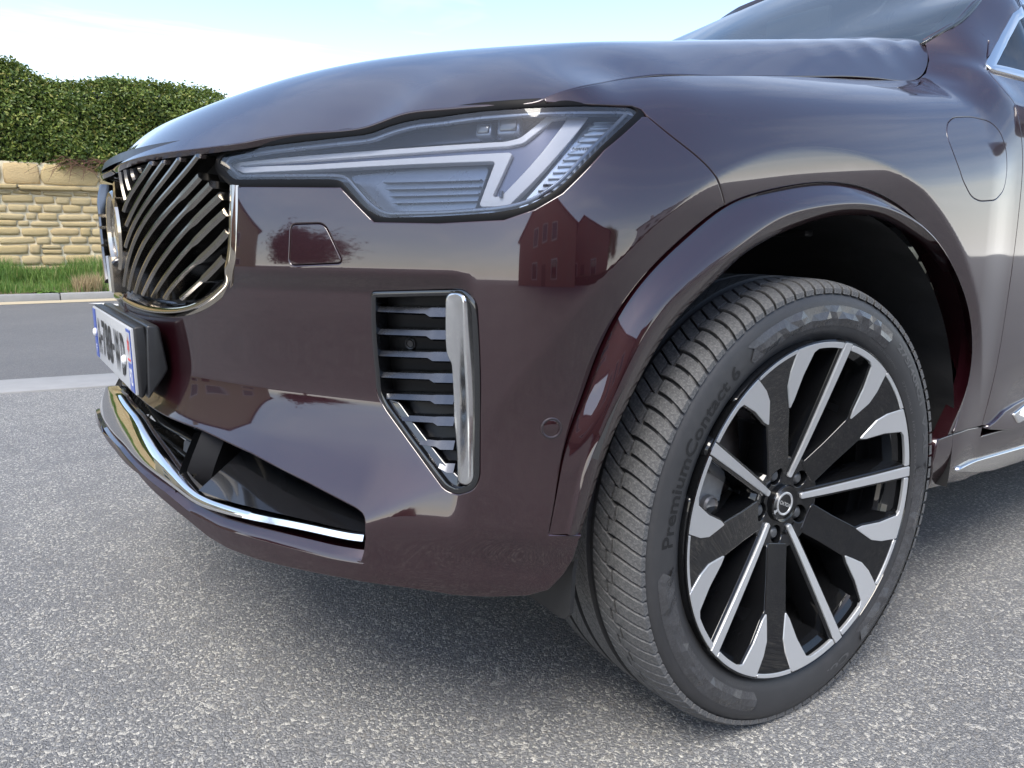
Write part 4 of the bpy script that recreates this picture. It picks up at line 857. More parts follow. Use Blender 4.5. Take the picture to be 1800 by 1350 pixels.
# chamfered lip of the opening below the blade
lu_ = np.linspace(0, INT_R[-1, 0]+.004, 90); ed = np.interp(lu_, INT_LO[::-1, 0], INT_LO[::-1, 1]); wd_ = np.interp(lu_, [0, .25, .36, .45, .75], [.003, .004, .009, .015, .017]); rows = []
for a_, o_ in ((1.0, .03), (1.0, .010), (.9, .0085), (.5, .004), (.1, -.0005), (0, -.0005), (-.06, .004)): rows.append(S(lu_, ed+wd_*(a_-.0)-.002, o_+0*lu_, lambda a, b: dbody(a, b)))
for sg in (1, -1): MB().grid(np.array(rows)*[sg, 1, 1]).build('intake_lip', 'paint', LI, auto=40)
q = curve(hits([(420, 925), (507, 946), (590, 962), (632, 968)], .03), n=40); G = np.array([S(q[:, 0], q[:, 1]+a, o_) for a, o_ in ((-.012, .01), (-.006, .012), (.0, .03), (.004, .06), (.012, .065))]); [MB().grid(G*[sg, 1, 1]).build('lower_duct_trim', 'black_plastic', LI) for sg in (1, -1)]

# --- air deflector ahead of the wheel, inner arch bracket
for sg in (1, -1):
    pts = [at(a, b, 'y', -.455) for a, b in ((928, 1046), (1010, 985), (1006, 1004), (1001, 1080), (992, 1088), (983, 1085))]; P_ = np.array(pts)*[sg, 1, 1]; k = len(P_)
    MB().add(np.vstack([P_, P_+[0, .007, 0]]), [tuple(range(k)), tuple(range(k, 2*k))[::-1]]+[(i, i+k, (i+1) % k+k, (i+1) % k) for i in range(k)]).build('air_deflector', 'black_plastic', CAR, smooth=False)
    mm = MB(); mm.box((.66*sg, -.16, .80), (.05, .05, .07), bev=.01); br = mm.build('strut_mount', 'caliper_grey', CAR); mm = MB(); mm.tube([(.70*sg, -.13, .70), (.70*sg, -.13, .78)], .013, 6); mm.build('bolt', 'disc_steel', br)
    MB().tube([(.62*sg, -.05, .36), (.64*sg, -.06, .82)], .035, 14).build('strut', 'shell_black', CAR)
# ------------------------------------------------------------------ wheels
XW, STEER, ROLLW = .8248, -.04077, math.radians(148.93)       # thin spokes at ROLLW + 72k, wide ones half way between
RT = .3765
def crown(x): x = abs(x); return RT-.0022*(x/.09)**2-(.0105*max(0, (x-.098)/.037)**2.2)
WH = empty('front_wheel', (XW, 0, ZW), STEER, CAR)
NB = 98
def tyre_mesh():
    prof = [(.119, .276), (.124, .281), (.131, .288), (.136, .296), (.1392, .306), (.1405, .318), (.1402, .330), (.1385, .340), (.1362, .3465), (.1345, .3485), (.1338, .3500), (.131, .354), (.126, .360), (.118, .3655)]
    gr = [(.046, .033), (-.004, -.016), (-.053, -.065)]; x = .108
    def seg(a, b, dr): n_ = max(2, int((a-b)/.008)); return [(a+(b-a)*i/n_, crown(a+(b-a)*i/n_)-dr) for i in range(n_+1)]
    prof += seg(.110, .083, .0068); last = .0825
    for a, b in gr: prof += seg(last, a, .0068 if last > .08 else 0); prof += [(a-.001, crown(a)-.0075), (b+.001, crown(b)-.0075)]; last = b
    prof += seg(last, -.100, 0); prof += [(-.118, .3655), (-.13, .354), (-.137, .34), (-.140, .325), (-.137, .30), (-.125, .283), (-.115, .276)]
    m_ = MB().lathe(prof, 240); V = m_.V[0]; lim = -(ZW-.0006); k = V[:, 2] < lim; V[k, 2] = lim; low_ = (V[:, 2] < -.30); V[low_, 0] *= 1+.03*((-.30-V[low_, 2])/.065)
    me = m_.mesh('tyre', True, 28); me.materials.append(MATS['rubber']); me.materials.append(MATS['tread'])
    for p_ in me.polygons:
        c = p_.center
        if abs(c.x) < .101 and math.hypot(c.y, c.z) > crown(c.x)-.0025: p_.material_index = 1
    return me
TM = tyre_mesh(); tyre = link('tyre', TM, None, WH)
# tread blocks: shoulder blocks with stepped inner ends, and the narrow blocks between them and the main groove
def block_mesh(xin, xout, wdt, curve_k, lift=0.0, mat='tread', name='tread_block', slant=0.0):
    xs = np.r_[xin, xin+.0012, np.linspace(xin+.004, xout-.012, 5), xout-.006, xout-.002, xout]; V = []; F_ = []
    for x in xs:
        t = (x-.08)/.055; sh = curve_k*max(0, t)**2+slant*(x-.078); r_ = crown(x)+lift
        if x == xs[0]: r_ -= .0012
        for a, dr in ((-.5, .0075), (-.5, .0010), (-.46, .0), (0, 0), (.46, .0), (.5, .0010), (.5, .0075)):
            an = a*wdt+sh; V.append((x, (r_-dr)*math.cos(an), (r_-dr)*math.sin(an)))
    n_ = 7
    for i in range(len(xs)-1):
        for j in range(n_-1): F_.append((i*n_+j, (i+1)*n_+j, (i+1)*n_+j+1, i*n_+j+1))
    F_ += [tuple(range(n_)), tuple((len(xs)-1)*n_+j for j in range(n_))[::-1]]
    me = MB().add(V, F_).mesh(name, True, 40); me.materials.append(MATS[mat]); return me
pitch = 2*math.pi/NB
bA = block_mesh(.0770, .1352, pitch*.80, .045); bB = block_mesh(.0890, .1352, pitch*.80, .045)
bC = block_mesh(.0475, .0735, pitch*.85, 0, -.0001, slant=1.6); bD = block_mesh(.0475, .0855, pitch*.85, 0, -.0001, slant=1.6)
for i in range(NB):
    a = i*pitch+ROLLW
    link('tread_block', bA if i % 2 else bB, None, WH, rot=(a, 0, 0)); link('tread_block', bC if i % 2 else bD, None, WH, rot=(a, 0, 0))
def sipes(x0, x1, n_, slant, w, name):
    m_ = MB()
    for i in range(n_):
        a = i*2*math.pi/n_
        if -2.1 < ((a+math.pi) % (2*math.pi))-math.pi < -1.0: continue
        V = []
        for x in np.linspace(x0, x1, 4):
            for e in (-1, 1): an = a+slant*(x-x0)+e*w; r_ = crown(x)+.0004; V.append((x, r_*math.cos(an), r_*math.sin(an)))
        m_.add(V, [(2*k, 2*k+1, 2*k+3, 2*k+2) for k in range(3)])
    o = m_.build(name, 'rubber_groove', WH); o['kind'] = 'stuff'; return o
sipes(.030, .012, 98, 4.5, .0016, 'tread_sipes'); sipes(.0, .030-.028, 2, 0, .001, 'tread_sipes') if False else None
sipes(-.020, -.048, 98, -5, .0016, 'tread_sipes'); sipes(-.068, -.118, 74, 3.0, .003, 'tread_sipes')
# sidewall lettering and faceted band
def side_x(r_): return float(np.interp(r_, [.288, .296, .306, .318, .330, .340, .3465], [.131, .136, .1392, .1405, .1402, .1385, .1362]))
def side_text(s, r0, a0, a1, h, name, lift=.0006, bold=True, mat='rubber_text'):
    V, F_ = text2d(s, 1.0, 0, bold); w = np.ptp(V[:, 0]); hh = np.ptp(V[:, 1]); x = (V[:, 0]-V[:, 0].min())/w; y = (V[:, 1]-(V[:, 1].max()+V[:, 1].min())/2)/hh*h
    an = np.radians(a0+(a1-a0)*x); r_ = r0+y; P = np.array([(side_x(r)+lift, r*math.cos(a), r*math.sin(a)) for r, a in zip(r_, an)]); return MB().add(P, F_).build(name, mat, WH)
side_text('PremiumContact 6', .3185, 178, 127.5, .022, 'sidewall_lettering'); side_text('Continental', .3265, -64, -101, .017, 'sidewall_lettering', mat='rubber_light'); side_text('275/40R21  V XL', .3285, 52, 9, .0125, 'sidewall_lettering', mat='rubber_light')
for s_, a0, a1, r_ in (('TUBELESS  RADIAL', 101, 84, .2985), ('DESIGNED IN GERMANY', 66, 46, .300), ('275/40R21  107V  EXTRA LOAD', 40, -6, .3015), ('SAFETY WARNING', -126, -112, .298)): side_text(s_, r_, a0, a1, .0042, 'small_lettering', .0004, False, 'rubber_light')
def facets(a0, a1, seed):
    rg = random.Random(seed); m_ = MB(); da = 3.1; na = int((a1-a0)/da); rows = [(.3045, .3150), (.3150, .3255), (.3255, .3355)]; pts = {}
    def pt(i, j):
        if (i, j) not in pts: pts[(i, j)] = (a0+(i+(.5 if j % 2 else 0))*da+rg.uniform(-.7, .7), (.3035, .3145, .3250, .3350)[j]+rg.uniform(-.0014, .0014)*(0 < j < 3), rg.uniform(0, .0062) if 0 < j < 3 else .0002)
        a, r_, h = pts[(i, j)]; a = math.radians(a); return (side_x(r_)+.0003+h, r_*math.cos(a), r_*math.sin(a))
    for j in range(3):
        for i in range(na):
            q = [pt(i, j), pt(i+1, j), pt(i, j+1), pt(i+1, j+1)]
            for tri in (((0, 1, 2), (1, 3, 2)) if j % 2 == 0 else ((0, 1, 3), (0, 3, 2))): m_.add([q[k] for k in tri], [(0, 1, 2)])
    o = m_.build('sidewall_facets', 'rubber_facet', WH, smooth=False); o['kind'] = 'stuff'
facets(-176, -108, 1); facets(56, 123, 2); facets(-58, 5, 3)
V, F_ = [], []
# rim
def fx(r_): return .0885+.0525*np.clip((r_-.05)/.229, 0, 1.05)**.92
def SF(dx): return Surf(lambda q: np.concatenate([(fx(np.hypot(q[..., 0], q[..., 1]))+dx)[..., None], q], -1), out=(1, 0, 0))
def pol(l, phi0): return np.array([(r_*math.cos(math.radians(a)+phi0), r_*math.sin(math.radians(a)+phi0)) for r_, a in l])
def arcp(r_, a0, a1, n_): return [(r_, a0+(a1-a0)*i/n_) for i in range(n_+1)]
m_ = MB(); m_.lathe([(.1375, .2805), (.1405, .2815), (.1418, .2800), (.1395, .2788), (.128, .2775), (.122, .268), (.118, .262), (.10, .256), (.04, .246), (-.10, .244), (-.115, .262), (-.118, .278), (.10, .2815)], 160, close=True); m_.build('rim_barrel', 'alloy_black', WH)
for k in range(5):
    p0 = ROLLW+math.radians(36+72*k); t0 = ROLLW+math.radians(72*k)
    w_ = lambda hw, r_: math.degrees(math.asin(hw/r_))
    half = [(.0735, w_(.0245, .0735)), (.12, w_(.0240, .12)), (.178, w_(.0262, .178)), (.192, 11.2), (.23, 14.9), (.266, 18.6), (.2725, 20), (.2775, 20)]
    body_ = pol([(r_, a) for r_, a in half], p0); ring_ = pol(arcp(.2775, 19, -19, 10), p0); bl_ = pol([(r_, -a) for r_, a in half[::-1]], p0)
    panel('spoke', SF(-.0022), poly(np.vstack([body_, ring_, bl_]), .008), 'alloy_black', WH, step=.009, thick=.052, er=.0022, skirt_in=-.004)
    for s in (1, -1):
        f_ = [(.181, 8.3), (.200, 7.0), (.222, 5.9), (.245, 7.0), (.2775, 9.9)]+arcp(.2775, 12, 33.4, 8)+[(.2695, 33.4)]+arcp(.2695, 30, 20.5, 4)+[(.265, 18.3), (.23, 14.4), (.192, 10.6)]
        q = pol([(r_, a*s) for r_, a in f_], p0); panel('bright_facet', SF(0), poly(rounded(q, .0015, 2), .008), 'alloy', WH, step=.008, thick=.006, er=.0008)
    panel('bright_edge', SF(0), pol(arcp(.2735, -9.0, 9.0, 8)+arcp(.2785, 9.2, -9.2, 8), p0), 'alloy', WH, step=.008, thick=.004, er=.0006)
    th_ = [(.046, w_(.0042, .046)), (.10, w_(.0052, .10)), (.17, w_(.0064, .17)), (.2785, w_(.0082, .2785))]
    bo = [(.055, w_(.0085, .055)), (.10, w_(.0090, .10)), (.17, w_(.0098, .17)), (.2785, w_(.0112, .2785))]
    panel('spoke', SF(-.003), poly(pol([(r_, a) for r_, a in bo]+[(r_, -a) for r_, a in bo[::-1]], t0), .012), 'alloy_black', WH, step=.01, thick=.045, er=.003, skirt_in=-.006)
    panel('bright_strip', SF(.0005), poly(rounded(pol([(r_, a) for r_, a in th_]+[(r_, -a) for r_, a in th_[::-1]], t0), [.003]*1+[0]*2+[.001]*2+[0]*2+[.003], 3), .012), 'alloy', WH, step=.01, thick=.005, er=.0008)
hub = pol([(.0775 if i % 1 == 0 else 0, 360*i/80) for i in range(80)], 0); hl_ = [np.array([(.054*math.cos(ROLLW+math.radians(36+72*k))+.0168*math.cos(t_), .054*math.sin(ROLLW+math.radians(36+72*k))+.0168*math.sin(t_)) for t_ in np.linspace(0, 2*math.pi, 24, endpoint=False)]) for k in range(5)]
panel('hub_face', SF(-.004), hub, 'alloy_black', WH, hl_+[pol([(.033, 360*i/40) for i in range(40)], 0)], step=.007, thick=.04, er=.002)
for k in range(5):
    a = ROLLW+math.radians(36+72*k); c = np.array([.0, .054*math.cos(a), .054*math.sin(a)]); m_ = MB(); m_.lathe([(.050, .0125), (.072, .0125), (.0785, .0112), (.0825, .007), (.0835, .0004)], 24); m_.V[0] = m_.V[0]+c; m_.build('lug_nut', 'lug_grey', WH)
    m_ = MB(); m_.lathe([(.056, .0004), (.056, .019)], 20); m_.V[0] = m_.V[0]+c; m_.build('lug_seat', 'alloy_black', WH)
m_ = MB(); m_.lathe([(.06, .0325), (.0895, .0325), (.0915, .0310), (.0908, .029), (.0895, .027), (.0900, .0004)], 48); m_.build('center_cap', 'alloy_black', WH)
m_ = MB(); m_.lathe([(.089, .0205), (.0908, .0200), (.0912, .0188), (.0905, .0165), (.089, .0160)], 48, close=True); m_.build('cap_ring', 'alloy', WH)
A0 = math.radians(156); rot2 = lambda P_: np.c_[P_[:, 0]*math.cos(A0)-P_[:, 1]*math.sin(A0), P_[:, 0]*math.sin(A0)+P_[:, 1]*math.cos(A0)]
V, F_ = text2d('VOLVO', .0088, 0, True); q = rot2(V[:, :2]); MB().add(np.c_[np.full(len(q), .0906), q], F_).build('cap_lettering', 'lettering_silver', WH)
ar2 = rot2(np.array([(.0118, .0152), (.0152, .0118), (.0205, .0171), (.0222, .0155), (.0232, .0232), (.0155, .0222), (.0171, .0205)])); MB().add(np.c_[np.full(7, .0907), ar2], [tuple(range(7))]).build('cap_arrow', 'alloy', WH)
# brake disc and caliper (behind the spokes)
m_ = MB(); m_.lathe([(.030, .075), (.030, .172), (.028, .174), (-.002, .174), (-.002, .09)], 96); m_.build('brake_disc', 'disc_steel', WH)
m_ = MB(); m_.lathe([(.055, .0004), (.055, .07), (.032, .076)], 48); m_.build('disc_hat', 'caliper_grey', WH)
m_ = MB(); G = []
for a in np.radians(np.linspace(146, 196, 14)): G.append([(x, r_*math.cos(a), r_*math.sin(a)) for x, r_ in ((.02, .205), (.048, .208), (.060, .198), (.064, .165), (.060, .128), (.036, .122))])
m_.grid(np.array(G)); cal = m_.build('caliper', 'caliper_grey', WH)
for a, r_, s_ in ((152, .185, .012), (172, .160, .016), (184, .160, .016), (192, .188, .010)):
    a = math.radians(a); c = np.array([0, r_*math.cos(a), r_*math.sin(a)]); m_ = MB(); m_.lathe([(.055, s_), (.071, s_), (.074, s_-.003), (.071, s_-.005), (.068, .0005)], 20); m_.V[0] = m_.V[0]+c; m_.build('caliper_bolt', 'disc_steel', WH)
MB().tube([(.06, -.222*1, .065), (.095, -.224, .066)], [.004, .0032], 10).build('valve_stem', 'rubber_text', WH)
# dust shield behind
m_ = MB(); m_.lathe([(-.02, .05), (-.02, .21), (-.035, .225)], 60); m_.build('dust_shield', 'shell_black', WH)
# the other three wheels
parts = [o for o in WH.children if not o.name.startswith('tread_block')]
bj = MB()
for i in range(NB):
    a = i*pitch
    c_, s_ = math.cos(a), math.sin(a); v = np.array([q.co[:] for q in (bA if i % 2 else bB).vertices]); bj.add(np.c_[v[:, 0], v[:, 1]*c_-v[:, 2]*s_, v[:, 1]*s_+v[:, 2]*c_], [tuple(p_.vertices) for p_ in bA.polygons])
bjm = bj.mesh('tread_ring', True, 40); bjm.materials.append(MATS['tread'])
for nm, x, y, rz in (('front_wheel', -XW, 0, math.pi+STEER), ('rear_wheel', XW, 2.984, 0), ('rear_wheel', -XW, 2.984, math.pi)):
    w2 = empty(nm, (x, y, ZW), rz, CAR)
    for o in parts:
        c = o.copy(); COL.objects.link(c); c.parent = w2
    o = link('tread_ring', bjm, None, w2); o['kind'] = 'stuff'
# ------------------------------------------------------------------ ground, wall, hedge, houses
def fast(name, V, F_, smooth=False):
    V = np.asarray(V, np.float32); F_ = np.asarray(F_, np.int32); k = F_.shape[1]; me = bpy.data.meshes.new(name)
    me.vertices.add(len(V)); me.vertices.foreach_set('co', V.ravel()); me.loops.add(F_.size); me.loops.foreach_set('vertex_index', F_.ravel()); me.polygons.add(len(F_)); me.polygons.foreach_set('loop_start', np.arange(0, F_.size, k, dtype=np.int32)); me.polygons.foreach_set('loop_total', np.full(len(F_), k, np.int32))
    if smooth: me.polygons.foreach_set('use_smooth', np.ones(len(F_), bool))
    me.update(calc_edges=True); return me
def asphalt(name, stone_a, stone_b, grout, scale, grout_amt, bump, tint_scale=.8):
    t = NT(name); vec = t.co('Object')
    wob = t.n('ShaderNodeVectorMath', operation='MULTIPLY_ADD'); nn = t.n('ShaderNodeTexNoise', i_Scale=scale*.55, i_Detail=2.0); t.L.new(vec, nn.inputs['Vector']); t.L.new(nn.outputs['Color'], wob.inputs[0]); wob.inputs[1].default_value = (.017*100/scale,)*3; t.L.new(vec, wob.inputs[2]); v2 = wob.outputs[0]
    e1 = t.voro(scale, 'DISTANCE_TO_EDGE', vec=v2); c1 = t.voro(scale, 'F1', out='Color', vec=v2); f1 = t.voro(scale, 'F1', vec=v2); e2 = t.voro(scale*2.3, 'DISTANCE_TO_EDGE', vec=v2); fine = t.noise(scale*3.2, 5, .7); big = t.noise(tint_scale, 4, .6); mid = t.noise(6.5, 5, .65)
    sep = t.n('ShaderNodeSeparateColor'); t.L.new(c1, sep.inputs[0])
    st = t.mix(sep.outputs[0], C4(*stone_a), C4(*stone_b)); st = t.mix(t.math('MULTIPLY', fine, .55), st, C4(*(np.array(stone_b)*1.5)))
    warm = t.ramp(sep.outputs[1], (.86, (0, 0, 0)), (.93, (1, 1, 1))); st = t.mix(t.math('MULTIPLY', warm, .45), st, C4(.25, .23, .20))
    fleck = t.ramp(t.noise(scale*1.15, 3, .62), (.53, (0, 0, 0)), (.61, (1, 1, 1))); patch = t.ramp(mid, (.34, (.35, .35, .35)), (.62, (1, 1, 1))); near = t.ramp(e1, (.04, (1, 1, 1)), (.26, (.12, .12, .12)))
    g = t.math('MULTIPLY', t.math('MULTIPLY', fleck, patch), near); spots = t.math('MULTIPLY', t.ramp(sep.outputs[2], (.91, (0, 0, 0)), (.95, (1, 1, 1))), t.ramp(fine, (.40, (0, 0, 0)), (.55, (1, 1, 1)))); st = t.mix(t.math('MULTIPLY', t.ramp(e1, (0, (1, 1, 1)), (.06, (0, 0, 0))), .45), st, C4(*(np.array(stone_a)*.45)))
    g = t.math('MINIMUM', t.math('MULTIPLY', t.math('ADD', g, t.math('MULTIPLY', spots, .55)), grout_amt), 1.0)
    col = t.mix(g, st, C4(*grout)); shade = t.ramp(big, (.30, (.86, .87, .89)), (.70, (1.08, 1.08, 1.06)))
    mu = t.n('ShaderNodeMix', data_type='RGBA', blend_type='MULTIPLY'); mu.inputs['Factor'].default_value = 1; t.L.new(col, mu.inputs['A']); t.L.new(shade, mu.inputs['B'])
    chalk = t.ramp(t.noise(1.7, 7, .78), (.66, (0, 0, 0)), (.80, (1, 1, 1)))
    t.p(Base_Color=t.mix(t.math('MULTIPLY', chalk, .40), mu.outputs['Result'], C4(.42, .41, .38)), Roughness=.88)
    h = t.math('ADD', t.math('MULTIPLY', t.ramp(e1, (.0, (0, 0, 0)), (.22, (1, 1, 1))), 1.0), t.math('ADD', t.math('MULTIPLY', t.ramp(e2, (0, (0, 0, 0)), (.3, (1, 1, 1))), .35), t.math('MULTIPLY', sep.outputs[1], .5))); t.bump(h, bump, .85); return t
asphalt('asphalt', (.102, .103, .106), (.192, .192, .192), (.60, .57, .50), 138, 1.25, .0022)
asphalt('asphalt_old', (.105, .105, .108), (.155, .155, .157), (.33, .32, .29), 150, .55, .003, .5)
speck('concrete', (.25, .25, .245), .85, 0, .18, 9, bump=.002); speck('sand', (.44, .37, .25), .95, 0, .22, 30, bump=.004); speck('road_paint', (.68, .68, .66), .7, 0, .15, 40)
t = NT('stone'); oi = t.n('ShaderNodeObjectInfo'); f = t.noise(9, 6, .65); f2 = t.noise(38, 4, .7)
c0 = t.ramp(oi.outputs['Random'], (0, (.52, .39, .18)), (.35, (.58, .45, .23)), (.6, (.63, .50, .28)), (.8, (.52, .43, .25)), (1, (.62, .43, .21)))
t.p(Base_Color=t.mix(t.math('MULTIPLY', t.ramp(f2, (.45, (0, 0, 0)), (.8, (1, 1, 1))), .5), t.mix(f, c0, C4(.45, .34, .17)), C4(.70, .60, .40)), Roughness=.92); t.bump(t.math('ADD', f, t.math('MULTIPLY', f2, .4)), .012)
speck('mortar', (.70, .62, .44), .95, 0, .14, 12, bump=.01)
def leafmat(name, ramp_, rough=.42):
    t = NT(name); gn = t.n('ShaderNodeNewGeometry'); c = t.ramp(gn.outputs['Random Per Island'], *ramp_); t.p(Base_Color=c, Roughness=rough, Specular_IOR_Level=.4)
    tl = t.n('ShaderNodeBsdfTranslucent'); t.L.new(c, tl.inputs[0]); mx = t.n('ShaderNodeMixShader', i_0=.25); o = [n for n in t.N if n.type == 'OUTPUT_MATERIAL'][0]; t.L.new(t.b.outputs[0], mx.inputs[1]); t.L.new(tl.outputs[0], mx.inputs[2]); t.L.new(mx.outputs[0], o.inputs[0])
leafmat('hedge_leaf', ((0, (.055, .095, .018)), (.4, (.11, .165, .030)), (.75, (.18, .235, .045)), (.93, (.29, .32, .075)), (1, (.40, .37, .12))))
leafmat('grass_blade', ((0, (.07, .15, .025)), (.6, (.13, .24, .045)), (.9, (.22, .29, .08)), (1, (.36, .32, .15))), .55)
leafmat('dry_blade', ((0, (.30, .22, .12)), (1, (.45, .36, .21))), .8)
leafmat('red_leaf', ((0, (.06, .012, .012)), (.6, (.11, .02, .02)), (1, (.16, .05, .03))), .5)
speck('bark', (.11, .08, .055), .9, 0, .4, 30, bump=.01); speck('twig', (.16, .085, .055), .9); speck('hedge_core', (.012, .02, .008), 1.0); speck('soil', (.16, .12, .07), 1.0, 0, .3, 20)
t = NT('brick'); br = t.n('ShaderNodeTexBrick', i_Scale=4.2); t.L.new(t.co('Generated'), br.inputs['Vector']); br.inputs['Color1'].default_value = C4(.42, .13, .085); br.inputs['Color2'].default_value = C4(.34, .10, .065); br.inputs['Mortar'].default_value = C4(.30, .22, .17); t.p(Base_Color=t.mix(t.noise(1.2, 4), br.outputs[0], C4(.40, .125, .08)), Roughness=.9)
speck('roof_tile', (.24, .075, .05), .8, 0, .3, 12); speck('roof_slate', (.07, .075, .085), .7, 0, .3, 12); speck('render_cream', (.52, .42, .26), .9, 0, .12, 6); speck('house_white', (.72, .71, .68), .6); plain('house_glass', (.03, .035, .04), .05, 0, 1); speck('door_wood', (.10, .05, .03), .5)

def quad(name, x0, x1, y0, y1, z, mat, n=1): return tag(link(name, mesh(name, [(x0, y0, z), (x1, y0, z), (x1, y1, z), (x0, y1, z)], [(0, 1, 2, 3)]), mat), kind='structure')
quad('road', -600, 600, -600, 600, 0.0, 'asphalt'); quad('parking_bay', -9.75, -3.26, -40, 40, .004, 'asphalt_old')
quad('sand_edge', -9.86, -9.40, -40, 40, .008, 'sand')
ml = tag(link('parking_line', mesh('parking_line', [(-9.08, -.06, .010), (-9.05, .09, .010), (-4.3, 2.35, .010), (-4.3, 2.2, .010)], [(0, 1, 2, 3)]), 'road_paint'), kind='structure')
# concrete channel of cast slabs between the lane and the bay
ch = tag(empty('channel', (-3.04, 0, 0), math.radians(-10)), kind='structure')
for i in range(-9, 10):
    m = MB().box((0, i*1.0+.37, -.045), (.21, .492, .056), bev=.008); m.build('slab', 'concrete', ch)
# kerb and verge
kb = tag(empty('kerb', (-9.95, 0, 0)), kind='structure')
for i in range(-14, 15): MB().box((0, i*1.0+.2, .02), (.09, .496, .075+.004*math.sin(i*5.1)), bev=.018).build('kerb_stone', 'concrete', kb)
vy = np.linspace(-16, 16, 90); vx = np.linspace(-11.8, -9.98, 12); G = np.array([[(x, y, .085+.13*ss(-x, 10.0, 11.6)+.02*math.sin(y*3.1+x*4)+.012*math.sin(y*9+x*7)) for y in vy] for x in vx]); tag(MB().grid(G).build('verge', 'soil'), kind='structure')
def vz(x, y): return .085+.13*ss(-x, 10.0, 11.6)+.02*np.sin(y*3.1+x*4)+.012*np.sin(y*9+x*7)
def blades(n, x0, x1, y0, y1, h0, h1, w, lean=.45):
    x = rng.uniform(x0, x1, n); y = rng.uniform(y0, y1, n); z = vz(x, y)-.01; h = rng.uniform(h0, h1, n)*(.75+.5*np.sin(y*2.3+1)**2); a = rng.uniform(0, 6.283, n); l = rng.uniform(.05, lean, n)*h; b = rng.uniform(0, 6.283, n); ww = w*rng.uniform(.6, 1.4, n)
    o = np.stack([np.cos(a)*ww, np.sin(a)*ww, 0*a], 1); p = np.stack([x, y, z], 1); mid = p+np.stack([np.cos(b)*l*.35, np.sin(b)*l*.35, h*.6], 1); tip = p+np.stack([np.cos(b)*l, np.sin(b)*l, h], 1)
    V = np.stack([p-o, p+o, mid+o*.7, mid-o*.7, tip], 1).reshape(-1, 3); i = np.arange(n)[:, None]*5; return V, np.concatenate([i+[0, 1, 2], i+[0, 2, 3], i+[3, 2, 4]], 0)
V1, T1 = blades(26000, -11.72, -10.0, -4, 6, .05, .17, .0042); V2, T2 = blades(15000, -11.72, -11.0, -4, 6, .14, .34, .005); V3, T3 = blades(9000, -11.72, -10.0, -12, -4, .08, .24, .007); V4, T4 = blades(9000, -11.72, -10.0, 6, 14, .08, .24, .007)
Vs = [V1, V2, V3, V4]; Ts = []; k = 0
for v, t_ in zip(Vs, (T1, T2, T3, T4)): Ts.append(t_+k); k += len(v)
tag(link('grass', fast('grass', np.vstack(Vs), np.vstack(Ts)), 'grass_blade'), 'rough green grass growing along the foot of the stone wall', 'grass', kind='stuff')
Vd, Td = blades(700, -10.35, -10.03, -.10, .22, .10, .26, .004, .6); tag(link('dry_tuft', fast('dry_tuft', Vd, Td), 'dry_blade'), 'straw coloured dry grass tuft at the kerb beside the green grass', 'dry grass')
# broad-leaved weed leaning over the kerb
q = at(85, 519, 'x', -10.05); wd = empty('weed', (q[0], q[1], .09)); tag(wd, 'broad leaved weed rosette leaning over the pale kerb', 'weed')
for i in range(13):
    a = i*2.4; L_ = .11+.05*(i % 3); s_ = np.linspace(0, 1, 6); cc = np.stack([np.cos(a)*L_*s_, np.sin(a)*L_*s_*1.5, .12*s_-.10*s_**2*(1+.5*(i % 2))], 1); w_ = .03*np.sin(np.pi*np.clip(s_*.92+.06, 0, 1)); sd = np.array([-math.sin(a), math.cos(a), 0]); G = np.array([cc-w_[:, None]*sd, cc+[0, 0, -.006], cc+w_[:, None]*sd]); MB().grid(G).build('leaf', 'grass_blade', wd)

# --- stone wall: coursed rubble, each stone its own piece
WX = -11.75; WALL = empty('stone_wall', (WX, 0, 0)); tag(WALL, 'pale yellow rubble stone retaining wall under the evergreen hedge', 'wall')
MB().box((-.32, 1, .98), (.300, 14, .93)).build('mortar_core', 'mortar', WALL)
def stone_base(seed):
    rg = np.random.default_rng(seed); bm = bmesh.new(); bmesh.ops.create_cube(bm, size=2); bmesh.ops.subdivide_edges(bm, edges=bm.edges[:], cuts=2, use_grid_fill=True); V = np.array([v.co[:] for v in bm.verts])
    n_ = np.linalg.norm(V, axis=1, keepdims=True); cube = np.max(np.abs(V), axis=1, keepdims=True); V = V/cube; V = V/(np.sum(np.abs(V)**9, axis=1, keepdims=True)**(1/9)); V = V*(1+rg.normal(0, .055, V.shape))
    for v, c in zip(bm.verts, V): v.co = c
    bmesh.ops.delete(bm, geom=[f for f in bm.faces if f.calc_center_median().x < -.8], context='FACES'); me = bpy.data.meshes.new('stone'); bm.to_mesh(me); bm.free(); me.polygons.foreach_set('use_smooth', [True]*len(me.polygons)); me.materials.append(MATS['stone']); return me
SB = [stone_base(i) for i in range(14)]; rs_ = random.Random(5); allst = []
z = .10
while z < 1.47:
    h = rs_.uniform(.085, .165); h = min(h, 1.50-z) if 1.50-z < .2 else h; y = -13+rs_.uniform(0, .3)
    while y < 15:
        w = rs_.choice((rs_.uniform(.14, .26), rs_.uniform(.26, .5))); sp_ = rs_.random() < .22 and h > .13
        gap = rs_.uniform(.008, .024)
        if sp_:
            for k2 in (0, 1): allst.append((y+w/2, z+h*(.25+.5*k2), w/2-gap/2, h/4-.007, rs_.uniform(.034, .044)))
        else: allst.append((y+w/2, z+h/2+rs_.uniform(-.008, .008), w/2-gap/2, h/2-gap*.45, rs_.uniform(.034, .046)))
        y += w
    z += h
y = -13
while y < 15: w = rs_.uniform(.5, .95); allst.append((y+w/2, 1.545, w/2-.008, .036, .085)); y += w
y = -13
while y < 15: w = rs_.uniform(.35, .8); allst.append((y+w/2, 1.545+.06+.14, w/2-.012, .150, .050)); y += w
allst.sort(key=lambda s_: abs(s_[0]-.35)); jm = MB()
